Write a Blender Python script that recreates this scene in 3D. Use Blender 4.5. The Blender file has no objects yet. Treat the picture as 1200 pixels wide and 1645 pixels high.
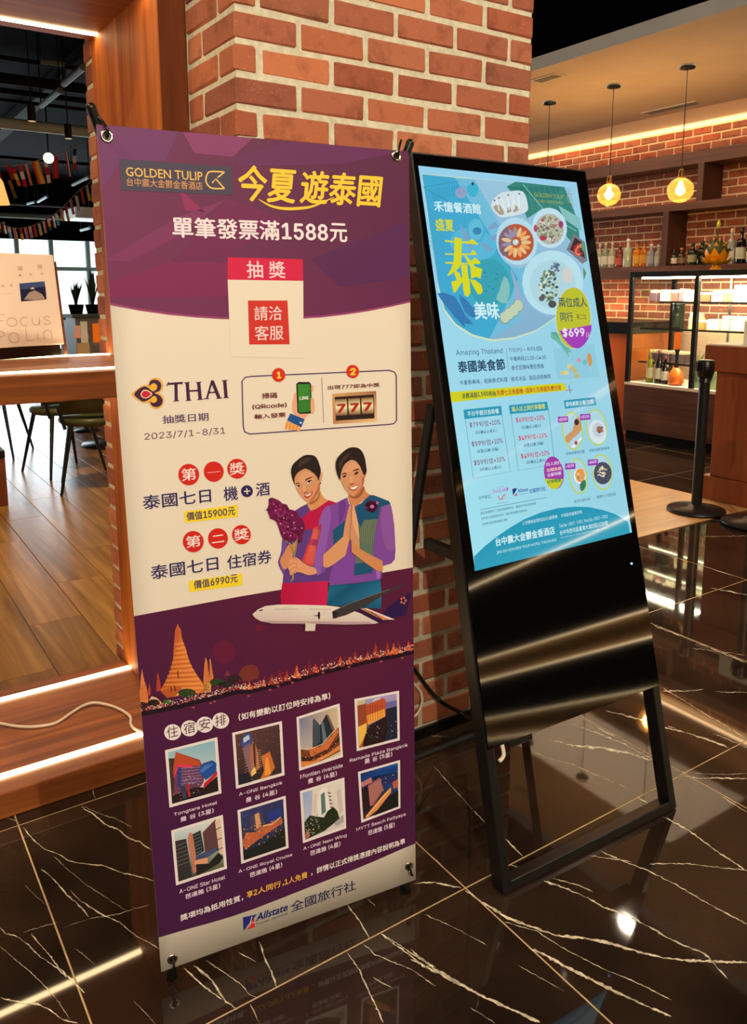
import bpy, bmesh, math, random
import numpy as np
from mathutils import Vector, Matrix
random.seed(7)
SC = bpy.context.scene
COL = SC.collection
# ------------------------------------------------------------------ camera
CX, CY, FPX, CAMZ = 600.0, 686.0, 1303.2, 1.335      # principal point, focal length (1200x1645 frame), eye height
def _dir(x, y):
    v = Vector((x-CX, -(y-CY), -FPX)); return v.normalized()
_x = _dir(2570, 469); _y = _dir(-286, 469); _y = (_y-_x*_x.dot(_y)).normalized(); _z = _x.cross(_y)
RW = Matrix((_x, _y, _z))                              # camera -> world rotation
EYE = Vector((0, 0, CAMZ))
cam = bpy.data.cameras.new('camera'); camo = bpy.data.objects.new('camera', cam); COL.objects.link(camo)
camo.matrix_world = Matrix.Translation(EYE) @ RW.to_4x4()
cam.sensor_fit = 'VERTICAL'; cam.sensor_height = 36; cam.lens = FPX/1645*36
cam.shift_y = -(822.5-CY)/1645; cam.clip_end = 200; cam.clip_start = .05
SC.camera = camo
SC.view_settings.view_transform = 'Standard'; SC.view_settings.look = 'None'
SC.view_settings.exposure = 0.0; SC.view_settings.gamma = 1; SC.view_settings.use_curve_mapping = False
SC.render.film_transparent = False; SC.cycles.transparent_max_bounces = 32
def ray(x, y): return RW @ Vector((x-CX, -(y-CY), -FPX))
def hit(x, y, ax, v):
    r = ray(x, y); return EYE+r*((v-EYE[ax])/r[ax])
# ------------------------------------------------------------------ world and lights
W = bpy.data.worlds.new('sky'); SC.world = W; W.use_nodes = True
bg = W.node_tree.nodes['Background']; bg.inputs[0].default_value = (.86, .95, 1, 1); bg.inputs[1].default_value = 1.6
def lamp(name, kind, loc, to, power, col, size=.1, **k):
    d = bpy.data.lights.new(name, kind); d.energy = power; d.color = col
    o = bpy.data.objects.new(name, d); COL.objects.link(o); o.location = loc
    if to is not None: d_ = Vector(to)-Vector(loc); o.rotation_euler = d_.to_track_quat('-Z', 'X' if kind == 'AREA' and abs(d_.x) > .05 and not k.get('wide') else 'Y').to_euler()
    if kind == 'AREA':
        d.shape = 'RECTANGLE'; d.size = size; d.size_y = k.get('sy', size)
    else: d.shadow_soft_size = size
    if kind == 'SPOT': d.spot_size = math.radians(k.get('angle', 90)); d.spot_blend = k.get('blend', .6)
    return o
WARM = (1, .74, .46); WARM2 = (1, .62, .30); NEUT = (1, .80, .58); DAY = (.78, .92, 1)
# ceiling downlights of the foyer: (x, y, aim x, aim y, power); last two added to brighten portal and podium
DOWN = [(-1.6, -3.4, .6, 1.5, 185), (.9, -3.9, .9, 1.4, 185), (2.0, -.6, 1.6, 1.4, 20), (3.82, .916, 1.668, 1.269, 8), (-.9, 1.1, .6, 2.3, 30), (3.2, 1.0, 4.35, 2.9, 60)]
for i, (x, y, ax, ay, p) in enumerate(DOWN):
    z = 3.2
    lamp('downlight_bulb', 'SPOT', tuple(Vector((x, y, z))+(Vector((ax, ay, (.7, .7, .7, .37, 0, 0)[i]))-Vector((x, y, z))).normalized()*.03), (ax, ay, (.7, .7, .7, .37, 0, 0)[i]), p*3.2, NEUT, .04, angle=58 if i == 3 else 100, blend=.8)
lamp('daylight', 'AREA', (3.5, 17.6, 1.7), (2.5, 6, 0), 460, DAY, 9, sy=2.4, wide=True)
lamp('restaurant_fill', 'SPOT', (.8, 4.4, 3.3), (.8, 4.3, 0), 280, WARM, .15, angle=125, blend=.9)  # added fill spot without a fitting, warms the plank floor
lamp('bar_glow', 'AREA', (5.6, 5.2, 2.9), (5.6, 5.2, 0), 270, WARM, 1.0, sy=3.5)
lamp('foyer_fill', 'POINT', (2.6, .2, 3.2), None, 25, WARM, .08)  # added ambient fill for the foyer, no fitting
# ------------------------------------------------------------------ material helpers
def lin(c):
    return tuple(((v/255)/12.92 if v/255 <= .04045 else ((v/255+.055)/1.055)**2.4) for v in c)
MATS = {}
def nt(name):
    m = bpy.data.materials.new(name); m.use_nodes = True; t = m.node_tree; b = t.nodes['Principled BSDF']
    MATS[name] = m; return m, t, b
def node(t, typ, **k):
    n = t.nodes.new(typ)
    for a, v in k.items():
        if a.startswith('i_'): n.inputs[a[2:].replace('_', ' ')].default_value = v
        else: setattr(n, a, v)
    return n
def ramp(t, stops):
    n = t.nodes.new('ShaderNodeValToRGB'); e = n.color_ramp.elements
    while len(e) < len(stops): e.new(.5)
    for x, (p, c) in zip(e, stops): x.position = p; x.color = (*c, 1)
    return n
def mat(name, rgb, rough=.5, metal=0, emit=None, es=0, spec=.5, noise=0, nscale=30, bump=0, coat=0, alpha=1, trans=0, ior=1.45):
    m, t, b = nt(name); c = (*lin(rgb), 1)
    b.inputs['Base Color'].default_value = c; b.inputs['Roughness'].default_value = rough
    b.inputs['Metallic'].default_value = metal; b.inputs['Specular IOR Level'].default_value = spec
    b.inputs['Coat Weight'].default_value = coat; b.inputs['Transmission Weight'].default_value = trans; b.inputs['IOR'].default_value = ior
    if emit: b.inputs['Emission Color'].default_value = (*lin(emit), 1); b.inputs['Emission Strength'].default_value = es
    if noise or bump:
        tc = node(t, 'ShaderNodeTexCoord'); n = node(t, 'ShaderNodeTexNoise', i_Scale=nscale, i_Detail=4.0)
        t.links.new(tc.outputs['Object'], n.inputs['Vector'])
        if noise:
            r = ramp(t, [(.3, [v*(1-noise) for v in c[:3]]), (.7, [min(1, v*(1+noise)) for v in c[:3]])])
            t.links.new(n.outputs['Fac'], r.inputs[0]); t.links.new(r.outputs[0], b.inputs['Base Color'])
        if bump:
            bp = node(t, 'ShaderNodeBump', i_Strength=bump, i_Distance=.002)
            t.links.new(n.outputs['Fac'], bp.inputs['Height']); t.links.new(bp.outputs[0], b.inputs['Normal'])
    return m
def wood(name, c1, c2, grain='X', rough=.35, scale=1.0, rnd=.0, spec=.5):
    m, t, b = nt(name)
    tc = node(t, 'ShaderNodeTexCoord'); mp = node(t, 'ShaderNodeMapping')
    s = {'X': (1.2, 22, 22), 'Y': (22, 1.2, 22), 'Z': (22, 22, 1.2)}[grain]
    mp.inputs['Scale'].default_value = [v*scale for v in s]
    oi = node(t, 'ShaderNodeObjectInfo'); mu = node(t, 'ShaderNodeMath', operation='MULTIPLY'); mu.inputs[1].default_value = 37
    cb = node(t, 'ShaderNodeCombineXYZ')
    t.links.new(oi.outputs['Random'], mu.inputs[0])
    for k in range(3): t.links.new(mu.outputs[0], cb.inputs[k])
    t.links.new(cb.outputs[0], mp.inputs['Location'])
    t.links.new(tc.outputs['Object'], mp.inputs['Vector'])
    n = node(t, 'ShaderNodeTexNoise', i_Scale=1.0, i_Detail=6.0, i_Roughness=.6, i_Distortion=.6)
    t.links.new(mp.outputs[0], n.inputs['Vector'])
    r = ramp(t, [(.32, lin(c1)), (.52, lin([(a+b_)/2 for a, b_ in zip(c1, c2)])), (.7, lin(c2))])
    t.links.new(n.outputs['Fac'], r.inputs[0]); out = r.outputs[0]
    if rnd:
        hs = node(t, 'ShaderNodeHueSaturation'); mr = node(t, 'ShaderNodeMapRange')
        mr.inputs['To Min'].default_value = 1-rnd; mr.inputs['To Max'].default_value = 1+rnd
        t.links.new(oi.outputs['Random'], mr.inputs['Value']); t.links.new(mr.outputs[0], hs.inputs['Value'])
        t.links.new(out, hs.inputs['Color']); out = hs.outputs[0]
    t.links.new(out, b.inputs['Base Color']); b.inputs['Roughness'].default_value = rough; b.inputs['Specular IOR Level'].default_value = spec
    bp = node(t, 'ShaderNodeBump', i_Strength=.15, i_Distance=.001); t.links.new(n.outputs['Fac'], bp.inputs['Height']); t.links.new(bp.outputs[0], b.inputs['Normal'])
    return m
def glow(name, rgb, s):
    m = bpy.data.materials.new(name); m.use_nodes = True; t = m.node_tree; t.nodes.clear()
    e = node(t, 'ShaderNodeEmission', i_Strength=s); e.inputs[0].default_value = (*lin(rgb), 1)
    o = node(t, 'ShaderNodeOutputMaterial'); t.links.new(e.outputs[0], o.inputs[0]); MATS[name] = m; return m
M = {}
M['wood'] = wood('teak_veneer', (112, 58, 22), (170, 98, 44), 'X', .5, spec=.3)
M['woodv'] = wood('teak_veneer_upright', (138, 70, 28), (196, 116, 52), 'Z', .6, spec=.12)
M['wood_dark'] = wood('dark_veneer', (76, 42, 25), (108, 64, 40), 'Y', .45)
M['wood_darkv'] = wood('dark_veneer_upright', (60, 32, 19), (86, 50, 32), 'Z', .5)
M['wood_orange'] = wood('orange_veneer', (120, 56, 28), (140, 70, 36), 'Z', .4)
M['plank'] = wood('floor_plank', (124, 86, 40), (184, 136, 70), 'Y', .27, .8, .3)
M['lightwood'] = wood('light_wood_inlay', (176, 132, 84), (206, 164, 112), 'X', .35)
M['led'] = glow('led_strip_warm', (255, 222, 168), 22)
M['cove'] = glow('cove_led_warm', (255, 196, 120), 4)
M['bulb'] = glow('bulb_filament', (255, 200, 110), 26)
M['lamp_face'] = glow('downlight_face', (255, 232, 200), 30)
M['case_led'] = glow('case_light', (255, 236, 190), 26)
M['blue_led'] = glow('indicator_blue', (120, 190, 255), 4)
M['black'] = mat('black_satin_metal', (16, 16, 17), .35, .0, noise=.2)
M['blackmatte'] = mat('black_powder_coat', (14, 14, 15), .55)
M['plastic'] = mat('black_plastic', (12, 12, 12), .3)
M['glass_black'] = mat('black_front_glass', (5, 5, 6), .04, spec=.6)
M['ceil_black'] = mat('black_ceiling_paint', (4, 4, 5), .95, spec=.05, noise=.3, nscale=3)
M['plaster'] = mat('soffit_plaster', (226, 208, 190), .8, noise=.04, nscale=4)
M['fascia'] = mat('soffit_fascia', (214, 218, 218), .7, noise=.04, nscale=4)
M['wallpaint'] = mat('beige_wall_paint', (120, 100, 80), .8, noise=.08, nscale=5)
M['mortar'] = mat('lime_mortar', (206, 204, 182), .9, noise=.15, nscale=60, bump=.5)
M['mortar2'] = mat('wall_mortar', (226, 202, 172), .9, noise=.15, nscale=60, bump=.5)
M['steel'] = mat('brushed_steel', (190, 190, 190), .28, 1)
M['duct'] = mat('painted_duct', (96, 108, 110), .6, .0, spec=.3, noise=.1)
M['ductdark'] = mat('dark_duct', (24, 27, 29), .8, .0, spec=.1, noise=.2)
M['white'] = mat('white_card', (236, 226, 210), .7)
M['whitecable'] = mat('white_cable_jacket', (226, 212, 190), .4)
M['gold_eyelet'] = mat('nickel_eyelet', (216, 206, 186), .22, 1)
M['grout'] = mat('brass_grout', (206, 178, 134), .4, 0, noise=.1)
M['skirt'] = mat('black_skirting', (16, 14, 13), .25)
def brickmat(name, tones, bump=.6):
    m, t, b = nt(name); tc = node(t, 'ShaderNodeTexCoord'); oi = node(t, 'ShaderNodeObjectInfo')
    r = ramp(t, [(i/(len(tones)-1), lin(c)) for i, c in enumerate(tones)]); t.links.new(oi.outputs['Random'], r.inputs[0])
    ad = node(t, 'ShaderNodeVectorMath', operation='ADD'); cb = node(t, 'ShaderNodeCombineXYZ'); mu = node(t, 'ShaderNodeMath', operation='MULTIPLY'); mu.inputs[1].default_value = 91
    t.links.new(oi.outputs['Random'], mu.inputs[0])
    for k in range(3): t.links.new(mu.outputs[0], cb.inputs[k])
    t.links.new(tc.outputs['Object'], ad.inputs[0]); t.links.new(cb.outputs[0], ad.inputs[1])
    n = node(t, 'ShaderNodeTexNoise', i_Scale=14.0, i_Detail=5.0, i_Roughness=.65); t.links.new(ad.outputs[0], n.inputs['Vector'])
    n2 = node(t, 'ShaderNodeTexNoise', i_Scale=120.0, i_Detail=3.0); t.links.new(ad.outputs[0], n2.inputs['Vector'])
    r2 = ramp(t, [(.3, (.45, .38, .36)), (.5, (1, 1, 1)), (.75, (1.0, 1.0, 1.0))]); t.links.new(n.outputs['Fac'], r2.inputs[0])
    mx = node(t, 'ShaderNodeMix', data_type='RGBA', blend_type='MULTIPLY'); mx.inputs[0].default_value = .75
    t.links.new(r.outputs[0], mx.inputs[6]); t.links.new(r2.outputs[0], mx.inputs[7])
    r3 = ramp(t, [(.62, (0, 0, 0)), (.72, (1, 1, 1))]); t.links.new(n2.outputs['Fac'], r3.inputs[0])
    mx2 = node(t, 'ShaderNodeMix', data_type='RGBA', blend_type='MIX'); t.links.new(r3.outputs[0], mx2.inputs[0])
    sc = node(t, 'ShaderNodeMath', operation='MULTIPLY'); sc.inputs[1].default_value = .35; t.links.new(r3.outputs[0], sc.inputs[0]); t.links.new(sc.outputs[0], mx2.inputs[0])
    t.links.new(mx.outputs[2], mx2.inputs[6]); mx2.inputs[7].default_value = (*lin((206, 140, 104)), 1)
    t.links.new(mx2.outputs[2], b.inputs['Base Color']); b.inputs['Roughness'].default_value = .85
    am = node(t, 'ShaderNodeMath', operation='ADD'); t.links.new(n.outputs['Fac'], am.inputs[0]); t.links.new(n2.outputs['Fac'], am.inputs[1])
    bp = node(t, 'ShaderNodeBump', i_Strength=bump, i_Distance=.003); t.links.new(am.outputs[0], bp.inputs['Height']); t.links.new(bp.outputs[0], b.inputs['Normal'])
    return m
M['brick'] = brickmat('terracotta_brick', [(178, 100, 68), (152, 82, 58), (194, 118, 80), (168, 98, 72), (132, 74, 58), (188, 118, 84), (160, 92, 68)])
M['brickwall'] = brickmat('bar_wall_brick', [(170, 92, 66), (148, 78, 58), (188, 108, 78), (156, 96, 74), (130, 78, 62), (180, 98, 70)], .3)
# polished black marble
m, t, b = nt('black_marble'); M['marble'] = m
tc = node(t, 'ShaderNodeTexCoord'); oi = node(t, 'ShaderNodeObjectInfo'); ad = node(t, 'ShaderNodeVectorMath', operation='ADD')
cb = node(t, 'ShaderNodeCombineXYZ'); mu = node(t, 'ShaderNodeMath', operation='MULTIPLY'); mu.inputs[1].default_value = 53
t.links.new(oi.outputs['Random'], mu.inputs[0]); t.links.new(mu.outputs[0], cb.inputs[0]); t.links.new(mu.outputs[0], cb.inputs[1])
t.links.new(tc.outputs['Object'], ad.inputs[0]); t.links.new(cb.outputs[0], ad.inputs[1])
n1 = node(t, 'ShaderNodeTexNoise', i_Scale=3.0, i_Detail=6.0); n2 = node(t, 'ShaderNodeTexNoise', i_Scale=2.2, i_Detail=8.0, i_Distortion=1.4)
t.links.new(ad.outputs[0], n1.inputs['Vector']); t.links.new(ad.outputs[0], n2.inputs['Vector'])
r = ramp(t, [(.3, lin((30, 22, 18))), (.7, lin((62, 46, 34)))]); t.links.new(n1.outputs['Fac'], r.inputs[0])
rv = ramp(t, [(.494, (0, 0, 0)), (.5, (1, 1, 1)), (.506, (0, 0, 0))]); t.links.new(n2.outputs['Fac'], rv.inputs[0])
r5 = ramp(t, [(.5, (0, 0, 0)), (.62, (.04, .04, .04))]); t.links.new(n1.outputs['Fac'], r5.inputs[0])
mm = node(t, 'ShaderNodeMath', operation='MULTIPLY'); t.links.new(rv.outputs[0], mm.inputs[0]); t.links.new(r5.outputs[0], mm.inputs[1])
mx = node(t, 'ShaderNodeMix', data_type='RGBA'); t.links.new(mm.outputs[0], mx.inputs[0]); t.links.new(r.outputs[0], mx.inputs[6]); mx.inputs[7].default_value = (*lin((150, 120, 88)), 1)
t.links.new(mx.outputs[2], b.inputs['Base Color']); b.inputs['Roughness'].default_value = .035; b.inputs['Specular IOR Level'].default_value = .55
M['vein'] = mat('marble_vein_inlay', (214, 204, 180), .06, noise=.55, nscale=60)
def glassm(name, tint, rough=0.0, fac=.12):
    m = bpy.data.materials.new(name); m.use_nodes = True; t = m.node_tree; t.nodes.clear()
    tr = node(t, 'ShaderNodeBsdfTransparent'); tr.inputs[0].default_value = (*tint, 1); gl = node(t, 'ShaderNodeBsdfGlossy', i_Roughness=rough)
    lw = node(t, 'ShaderNodeLayerWeight'); lw.inputs[0].default_value = .5; pw = node(t, 'ShaderNodeMath', operation='POWER'); pw.inputs[1].default_value = 4; t.links.new(lw.outputs['Facing'], pw.inputs[0]); fr = node(t, 'ShaderNodeMath', operation='MULTIPLY_ADD'); fr.inputs[1].default_value = .6; fr.inputs[2].default_value = .035; t.links.new(pw.outputs[0], fr.inputs[0]); mx = node(t, 'ShaderNodeMixShader'); o = node(t, 'ShaderNodeOutputMaterial')
    t.links.new(fr.outputs[0], mx.inputs[0]); t.links.new(tr.outputs[0], mx.inputs[1]); t.links.new(gl.outputs[0], mx.inputs[2]); t.links.new(mx.outputs[0], o.inputs[0])
    MATS[name] = m; return m
M['pane'] = glassm('clear_pane', (.94, .97, .96)); M['amber'] = glassm('amber_globe_glass', (1, .66, .26), 0, .1); M['pane2'] = glassm('window_pane', (.97, 1, 1))
_t = MATS['amber_globe_glass'].node_tree; _o = [n for n in _t.nodes if n.type == 'OUTPUT_MATERIAL'][0]; _mx = _o.inputs[0].links[0].from_node
_tl = node(_t, 'ShaderNodeBsdfTranslucent'); _tl.inputs[0].default_value = (1, .50, .12, 1); _m2 = node(_t, 'ShaderNodeMixShader'); _m2.inputs[0].default_value = .09
_t.links.new(_mx.outputs[0], _m2.inputs[1]); _t.links.new(_tl.outputs[0], _m2.inputs[2]); _t.links.new(_m2.outputs[0], _o.inputs[0])
M['mullion'] = mat('bloom_teal_mullion', (130, 165, 172), .5)  # window bloom is put into this pale teal colour
def bottle_mat(name, c): return mat(name, c, .12, spec=.6)
# ink and screen read a colour attribute
m, t, b = nt('printed_ink'); M['ink'] = m; a = node(t, 'ShaderNodeVertexColor', layer_name='Col'); t.links.new(a.outputs[0], b.inputs['Base Color']); b.inputs['Roughness'].default_value = .5; b.inputs['Specular IOR Level'].default_value = .25
m, t, b = nt('screen_pixels'); M['screen'] = m; a = node(t, 'ShaderNodeVertexColor', layer_name='Col'); t.links.new(a.outputs[0], b.inputs['Emission Color']); b.inputs['Emission Strength'].default_value = 1.0
b.inputs['Base Color'].default_value = (.01, .01, .01, 1); b.inputs['Roughness'].default_value = .04; b.inputs['Specular IOR Level'].default_value = .5
# ------------------------------------------------------------------ mesh helpers
class MB:
    def __init__(s): s.v = []; s.f = []; s.sm = []
    def add(s, vs, fs, smooth=False):
        k = len(s.v); s.v += [tuple(v) for v in vs]; s.f += [tuple(i+k for i in f) for f in fs]; s.sm += [smooth]*len(fs); return s
    def box(s, x0, x1, y0, y1, z0, z1, mtx=None):
        vs = [Vector(p) for p in ((x0,y0,z0),(x1,y0,z0),(x1,y1,z0),(x0,y1,z0),(x0,y0,z1),(x1,y0,z1),(x1,y1,z1),(x0,y1,z1))]
        if mtx: vs = [mtx@v for v in vs]
        return s.add(vs, [(0,3,2,1),(4,5,6,7),(0,1,5,4),(1,2,6,5),(2,3,7,6),(3,0,4,7)])
    def bbox(s, x0, x1, y0, y1, z0, z1, b=.004, mtx=None):      # chamfered box
        bm = bmesh.new(); bmesh.ops.create_cube(bm, size=1)
        for v in bm.verts: v.co = Vector(((x0+x1)/2+v.co.x*(x1-x0), (y0+y1)/2+v.co.y*(y1-y0), (z0+z1)/2+v.co.z*(z1-z0)))
        bmesh.ops.bevel(bm, geom=bm.edges[:], offset=b, segments=1, affect='EDGES')
        bm.verts.index_update(); s.add([(mtx@v.co if mtx else v.co) for v in bm.verts], [[v.index for v in f.verts] for f in bm.faces]); bm.free(); return s
    def cyl(s, p0, p1, r0, r1=None, n=12, cap=True):
        p0 = Vector(p0); p1 = Vector(p1); r1 = r0 if r1 is None else r1; d = (p1-p0).normalized(); a = d.orthogonal().normalized(); b = d.cross(a)
        vs = []; 
        for p, r in ((p0, r0), (p1, r1)): vs += [p+(a*math.cos(2*math.pi*i/n)+b*math.sin(2*math.pi*i/n))*r for i in range(n)]
        s.add(vs, [(i, (i+1)%n, n+(i+1)%n, n+i) for i in range(n)], True)
        if cap: s.add(vs, [tuple(range(n))[::-1], tuple(range(n, 2*n))])
        return s
    def lathe(s, prof, c=(0,0,0), n=20, sx=1, sy=1, ph=0):
        vs = []; m = len(prof)
        for r, z in prof: vs += [(c[0]+r*sx*math.cos(2*math.pi*i/n+ph), c[1]+r*sy*math.sin(2*math.pi*i/n+ph), c[2]+z) for i in range(n)]
        return s.add(vs, [(j*n+i, j*n+(i+1)%n, (j+1)*n+(i+1)%n, (j+1)*n+i) for j in range(m-1) for i in range(n)], True)
    def tube(s, pts, r, n=8, sub=6):
        P = [Vector(p) for p in pts]; Q = []
        for i in range(len(P)-1):
            a, b, c, d = P[max(i-1, 0)], P[i], P[i+1], P[min(i+2, len(P)-1)]
            for k in range(sub):
                u = k/sub; Q.append(.5*((2*b)+(c-a)*u+(2*a-5*b+4*c-d)*u*u+(3*b-a-3*c+d)*u**3))
        Q.append(P[-1]); vs = []; up = Vector((.13, .27, .95)).normalized()
        for i, q in enumerate(Q):
            d = (Q[min(i+1, len(Q)-1)]-Q[max(i-1, 0)]).normalized(); a = d.cross(up)
            if a.length < .05: a = d.orthogonal()
            a.normalize(); b = a.cross(d)
            rr = r(i/(len(Q)-1)) if callable(r) else r
            vs += [q+(a*math.cos(2*math.pi*j/n)+b*math.sin(2*math.pi*j/n))*rr for j in range(n)]
        m = len(Q)
        s.add(vs, [(j*n+i, j*n+(i+1)%n, (j+1)*n+(i+1)%n, (j+1)*n+i) for j in range(m-1) for i in range(n)], True)
        return s.add(vs, [tuple(range(n))[::-1], tuple(range((m-1)*n, m*n))])
    def sphere(s, c, r, n=14, m=8, sz=1):
        return s.lathe([(max(1e-4, r*math.sin(math.pi*j/m)), -r*sz*math.cos(math.pi*j/m)) for j in range(m+1)], c, n)
    def build(s, name, m, parent=None, loc=None, **tags):
        me = bpy.data.meshes.new(name)
        off = Vector(OFF.get(parent.name, (0,0,0))) if parent else Vector(loc or (0,0,0))
        me.from_pydata([tuple(Vector(v)-off) for v in s.v], [], s.f); me.polygons.foreach_set('use_smooth', s.sm); me.update()
        me.materials.append(m); o = bpy.data.objects.new(name, me); COL.objects.link(o)
        if parent: o.parent = parent; OFF[o.name] = off
        else: o.location = off; OFF[o.name] = off
        for k, v in tags.items(): o[k] = v
        return o
OFF = {}
def thing(name, label, cat, loc=(0,0,0), rz=0, group=None, local=False):
    o = bpy.data.objects.new(name, None); COL.objects.link(o); o.location = loc; o.rotation_euler = (0,0,rz); o.empty_display_size = .05
    o['label'] = label; o['category'] = cat
    if group: o['group'] = group
    OFF[o.name] = Vector((0,0,0)) if local else Vector(loc)
    return o
def struct(o, label):
    o['kind'] = 'structure'; o['label'] = label; return o
def sempty(name, label, loc=(0,0,0)):
    o = bpy.data.objects.new(name, None); COL.objects.link(o); o.location = loc; OFF[o.name] = Vector(loc); return struct(o, label)
def dup(root, loc, rz, label, group=None):
    r = root.copy(); COL.objects.link(r); r.location = loc; r.rotation_euler = (0,0,rz); r['label'] = label
    if group: r['group'] = group
    for ch in root.children:
        c = ch.copy(); COL.objects.link(c); c.parent = r
        for g in ch.children:
            d = g.copy(); COL.objects.link(d); d.parent = c
    return r
def inst(name, me, loc, parent, off=None):
    o = bpy.data.objects.new(name, me); COL.objects.link(o); o.parent = parent; o.location = Vector(loc)-Vector(OFF.get(parent.name, (0,0,0))); return o
# ================================================================== THE SETTING
TX = [.29+.8*k for k in range(-4, 9)]; TY = [1.25+.8*k for k in range(-4, 10)]
floor = struct(MB().box(-7, 7.2, -8, 18.4, -.12, -.0004).build('floor', M['grout']), 'polished black marble tile floor with gold veins and brass joints')
_tm = {}
def tile(x0, x1, y0, y1):
    w, h = x1-x0, y1-y0; k = (round(w, 3), round(h, 3))
    if k not in _tm:
        o = MB().bbox(0, w, 0, h, -.02, 0, .0003).build('tile', M['marble']); _tm[k] = o.data; bpy.data.objects.remove(o)
    inst('tile', _tm[k], (x0, y0, 0), floor)
PX0, PX1, PY0, PY1 = 2.69, 4.70, 2.76, 5.25           # light wood inlay
for i in range(len(TX)-1):
    for j in range(len(TY)-1):
        x0, x1, y0, y1 = TX[i]+.0017, TX[i+1]-.0017, TY[j]+.0017, TY[j+1]-.0017
        if y0 > 2.8 and x1 < 1.7: continue
        if y0 > 2.0 and x1 < .5 and y0 > 2.7: continue
        tile(x0, x1, y0, y1)
far = MB()
for (x0, x1, y0, y1) in ((-7, TX[0], -8, 2.69), (TX[-1], 7.2, -8, 18.3), (TX[0], TX[-1], -8, TY[0]), (1.76, TX[-1], TY[-1], 18.3)): far.box(x0, x1, y0, y1, -.02, -.0001)
far.build('outer_marble', M['marble'], floor)
for k in range(10):
    y0 = PY0+.25*k
    if y0 < PY1: MB().bbox(PX0, PX1, y0+.0005, y0+.2495, .0005, .006, .001).build('plank', M['lightwood'], floor)
# veins of the marble
def ribbon(mb, pts, w, jit=.8, z=.0005):
    P = [Vector(p) for p in pts]; Q = []; wf_ = .8
    for a, b in zip(P, P[1:]):
        n = max(2, int((b-a).length/3.5))
        for k in range(n): Q.append(a.lerp(b, k/n)+Vector((0, 0))+Vector((random.uniform(-jit, jit), random.uniform(-jit, jit))))
    Q.append(P[-1]); vs = []; m = len(Q)
    for i, q in enumerate(Q):
        d = (Q[min(i+1, m-1)]-Q[max(i-1, 0)]).normalized(); nn = Vector((-d.y, d.x)); wf_ = wf_*.55+.45*random.choice((.1, .3, .7, 1.0, 1.4, 1.8)); ww = w*.5*wf_*min(1, .25+min(i, m-1-i)*.35)
        for s in (-1, 1): h_ = hit(*(q+nn*ww*s), 2, z); vs.append(h_)
    mb.add(vs, [(2*i, 2*i+2, 2*i+3, 2*i+1) for i in range(m-1)])
VEINS = [
 ((0,1240,4), "150,360 220,440 260,480 320,510 380,530 450,575 540,590 660,600 740,630 790,650 860,665 940,685 990,700;6", "260,625 320,665 370,720 430,790 500,850 570,930;6", "450,760 520,830 600,880 660,920 760,960 870,1050 960,1100 1025,1135;6", "520,225 600,270 680,340 760,370 830,430 900,450 970,500;5", "520,215 620,260 740,300 845,355;2", "590,100 610,170;3", "0,295 60,300 130,325;2", "0,1000 40,1040 100,1050 180,1110 260,1190 340,1240 430,1320;5", "200,1040 260,1110 320,1180 380,1260 460,1340 545,1420;9", "0,1450 100,1475 240,1490 320,1530 400,1590 500,1615;11", "0,1120 80,1190 200,1290 300,1390 380,1480 450,1590;3", "150,1030 250,1000 370,965;2", "405,1005 500,965 620,935 760,915 860,880 960,855;2", "340,540 450,640 560,730 700,820 810,890;2", "480,1130 610,1240;2", "860,1470 1000,1620;1.6", "160,730 290,850;1.6"),
 ((250,1380,2.667), "120,465 200,540 290,605;5", "165,455 240,520 260,550 300,610 350,645;8", "215,435 300,490 370,540 400,580 435,592;3", "445,350 470,430 500,490 520,550;5", "355,400 430,440;2", "815,190 870,260 915,338;4", "905,170 940,200;3", "965,320 1040,365 1120,420 1200,465;5", "970,325 1060,390 1140,450 1200,490;5", "890,360 940,410 1010,440 1090,470 1200,545;3", "820,400 870,470 920,580 975,700;5", "405,620 430,670 445,707;4", "930,505 1015,555;2.4"),
 ((660,1280,2.222), "195,335 260,380 350,435 420,460 520,495 620,505 700,520 800,550 900,575 1000,585 1200,592;6", "420,540 480,565 560,610 640,650 740,700 850,750 930,785;7", "330,445 450,480 560,550 700,620 800,660 930,725;2", "0,545 80,610 160,660 250,710 350,755 460,805;7", "0,580 100,630 170,670;5", "10,310 80,305 180,325;4", "475,300 560,330 640,365 690,395 780,425 860,470 940,515 1050,560 1130,650;4.5", "505,292 600,315 650,340;2", "640,210 790,232;2", "680,195 760,230 850,265 950,315 1050,375 1200,455;2.4", "850,240 980,238 1080,250 1200,262;2.4", "900,70 1000,125 1100,200 1200,265;3", "1110,0 1200,55;2", "50,420 180,480 270,530;1.4", "215,755 300,808;2", "380,600 470,650 550,695;1.6"),
 ((640,850,2.5), "610,845 700,870 830,880 920,900 1050,940;6", "690,780 800,820 900,860 1050,940;3", "730,760 880,840;2", "830,730 900,745 1030,780;2.6", "1080,790 1200,835;3", "1060,650 1200,645;2", "540,895 620,925 700,945 800,990 920,1040;1.2", "430,1245 500,1315;5", "450,1350 510,1365;4", "960,1075 1005,1105;4", "300,1130 350,1180;4", "130,830 260,835;1.2", "140,950 300,1130;1.4"),
 ((1000,840,3.577), "0,1105 100,1130 260,1180 400,1215 610,1290;6", "0,1310 100,1345 210,1385;5", "225,965 340,970 470,955;4", "530,970 715,975;3", "355,1455 450,1470 530,1465 715,1470;5", "290,1420 400,1440 600,1445 715,1440;2", "225,945 350,1020 480,1100 600,1170 700,1235;3", "505,375 600,390 715,415;3", "520,1210 715,1290;2", "400,720 600,745 715,760;1.2", "180,590 350,655 715,805;3", "470,80 715,75;2", "440,240 640,305;1.6"),
]
vb = MB()
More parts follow.
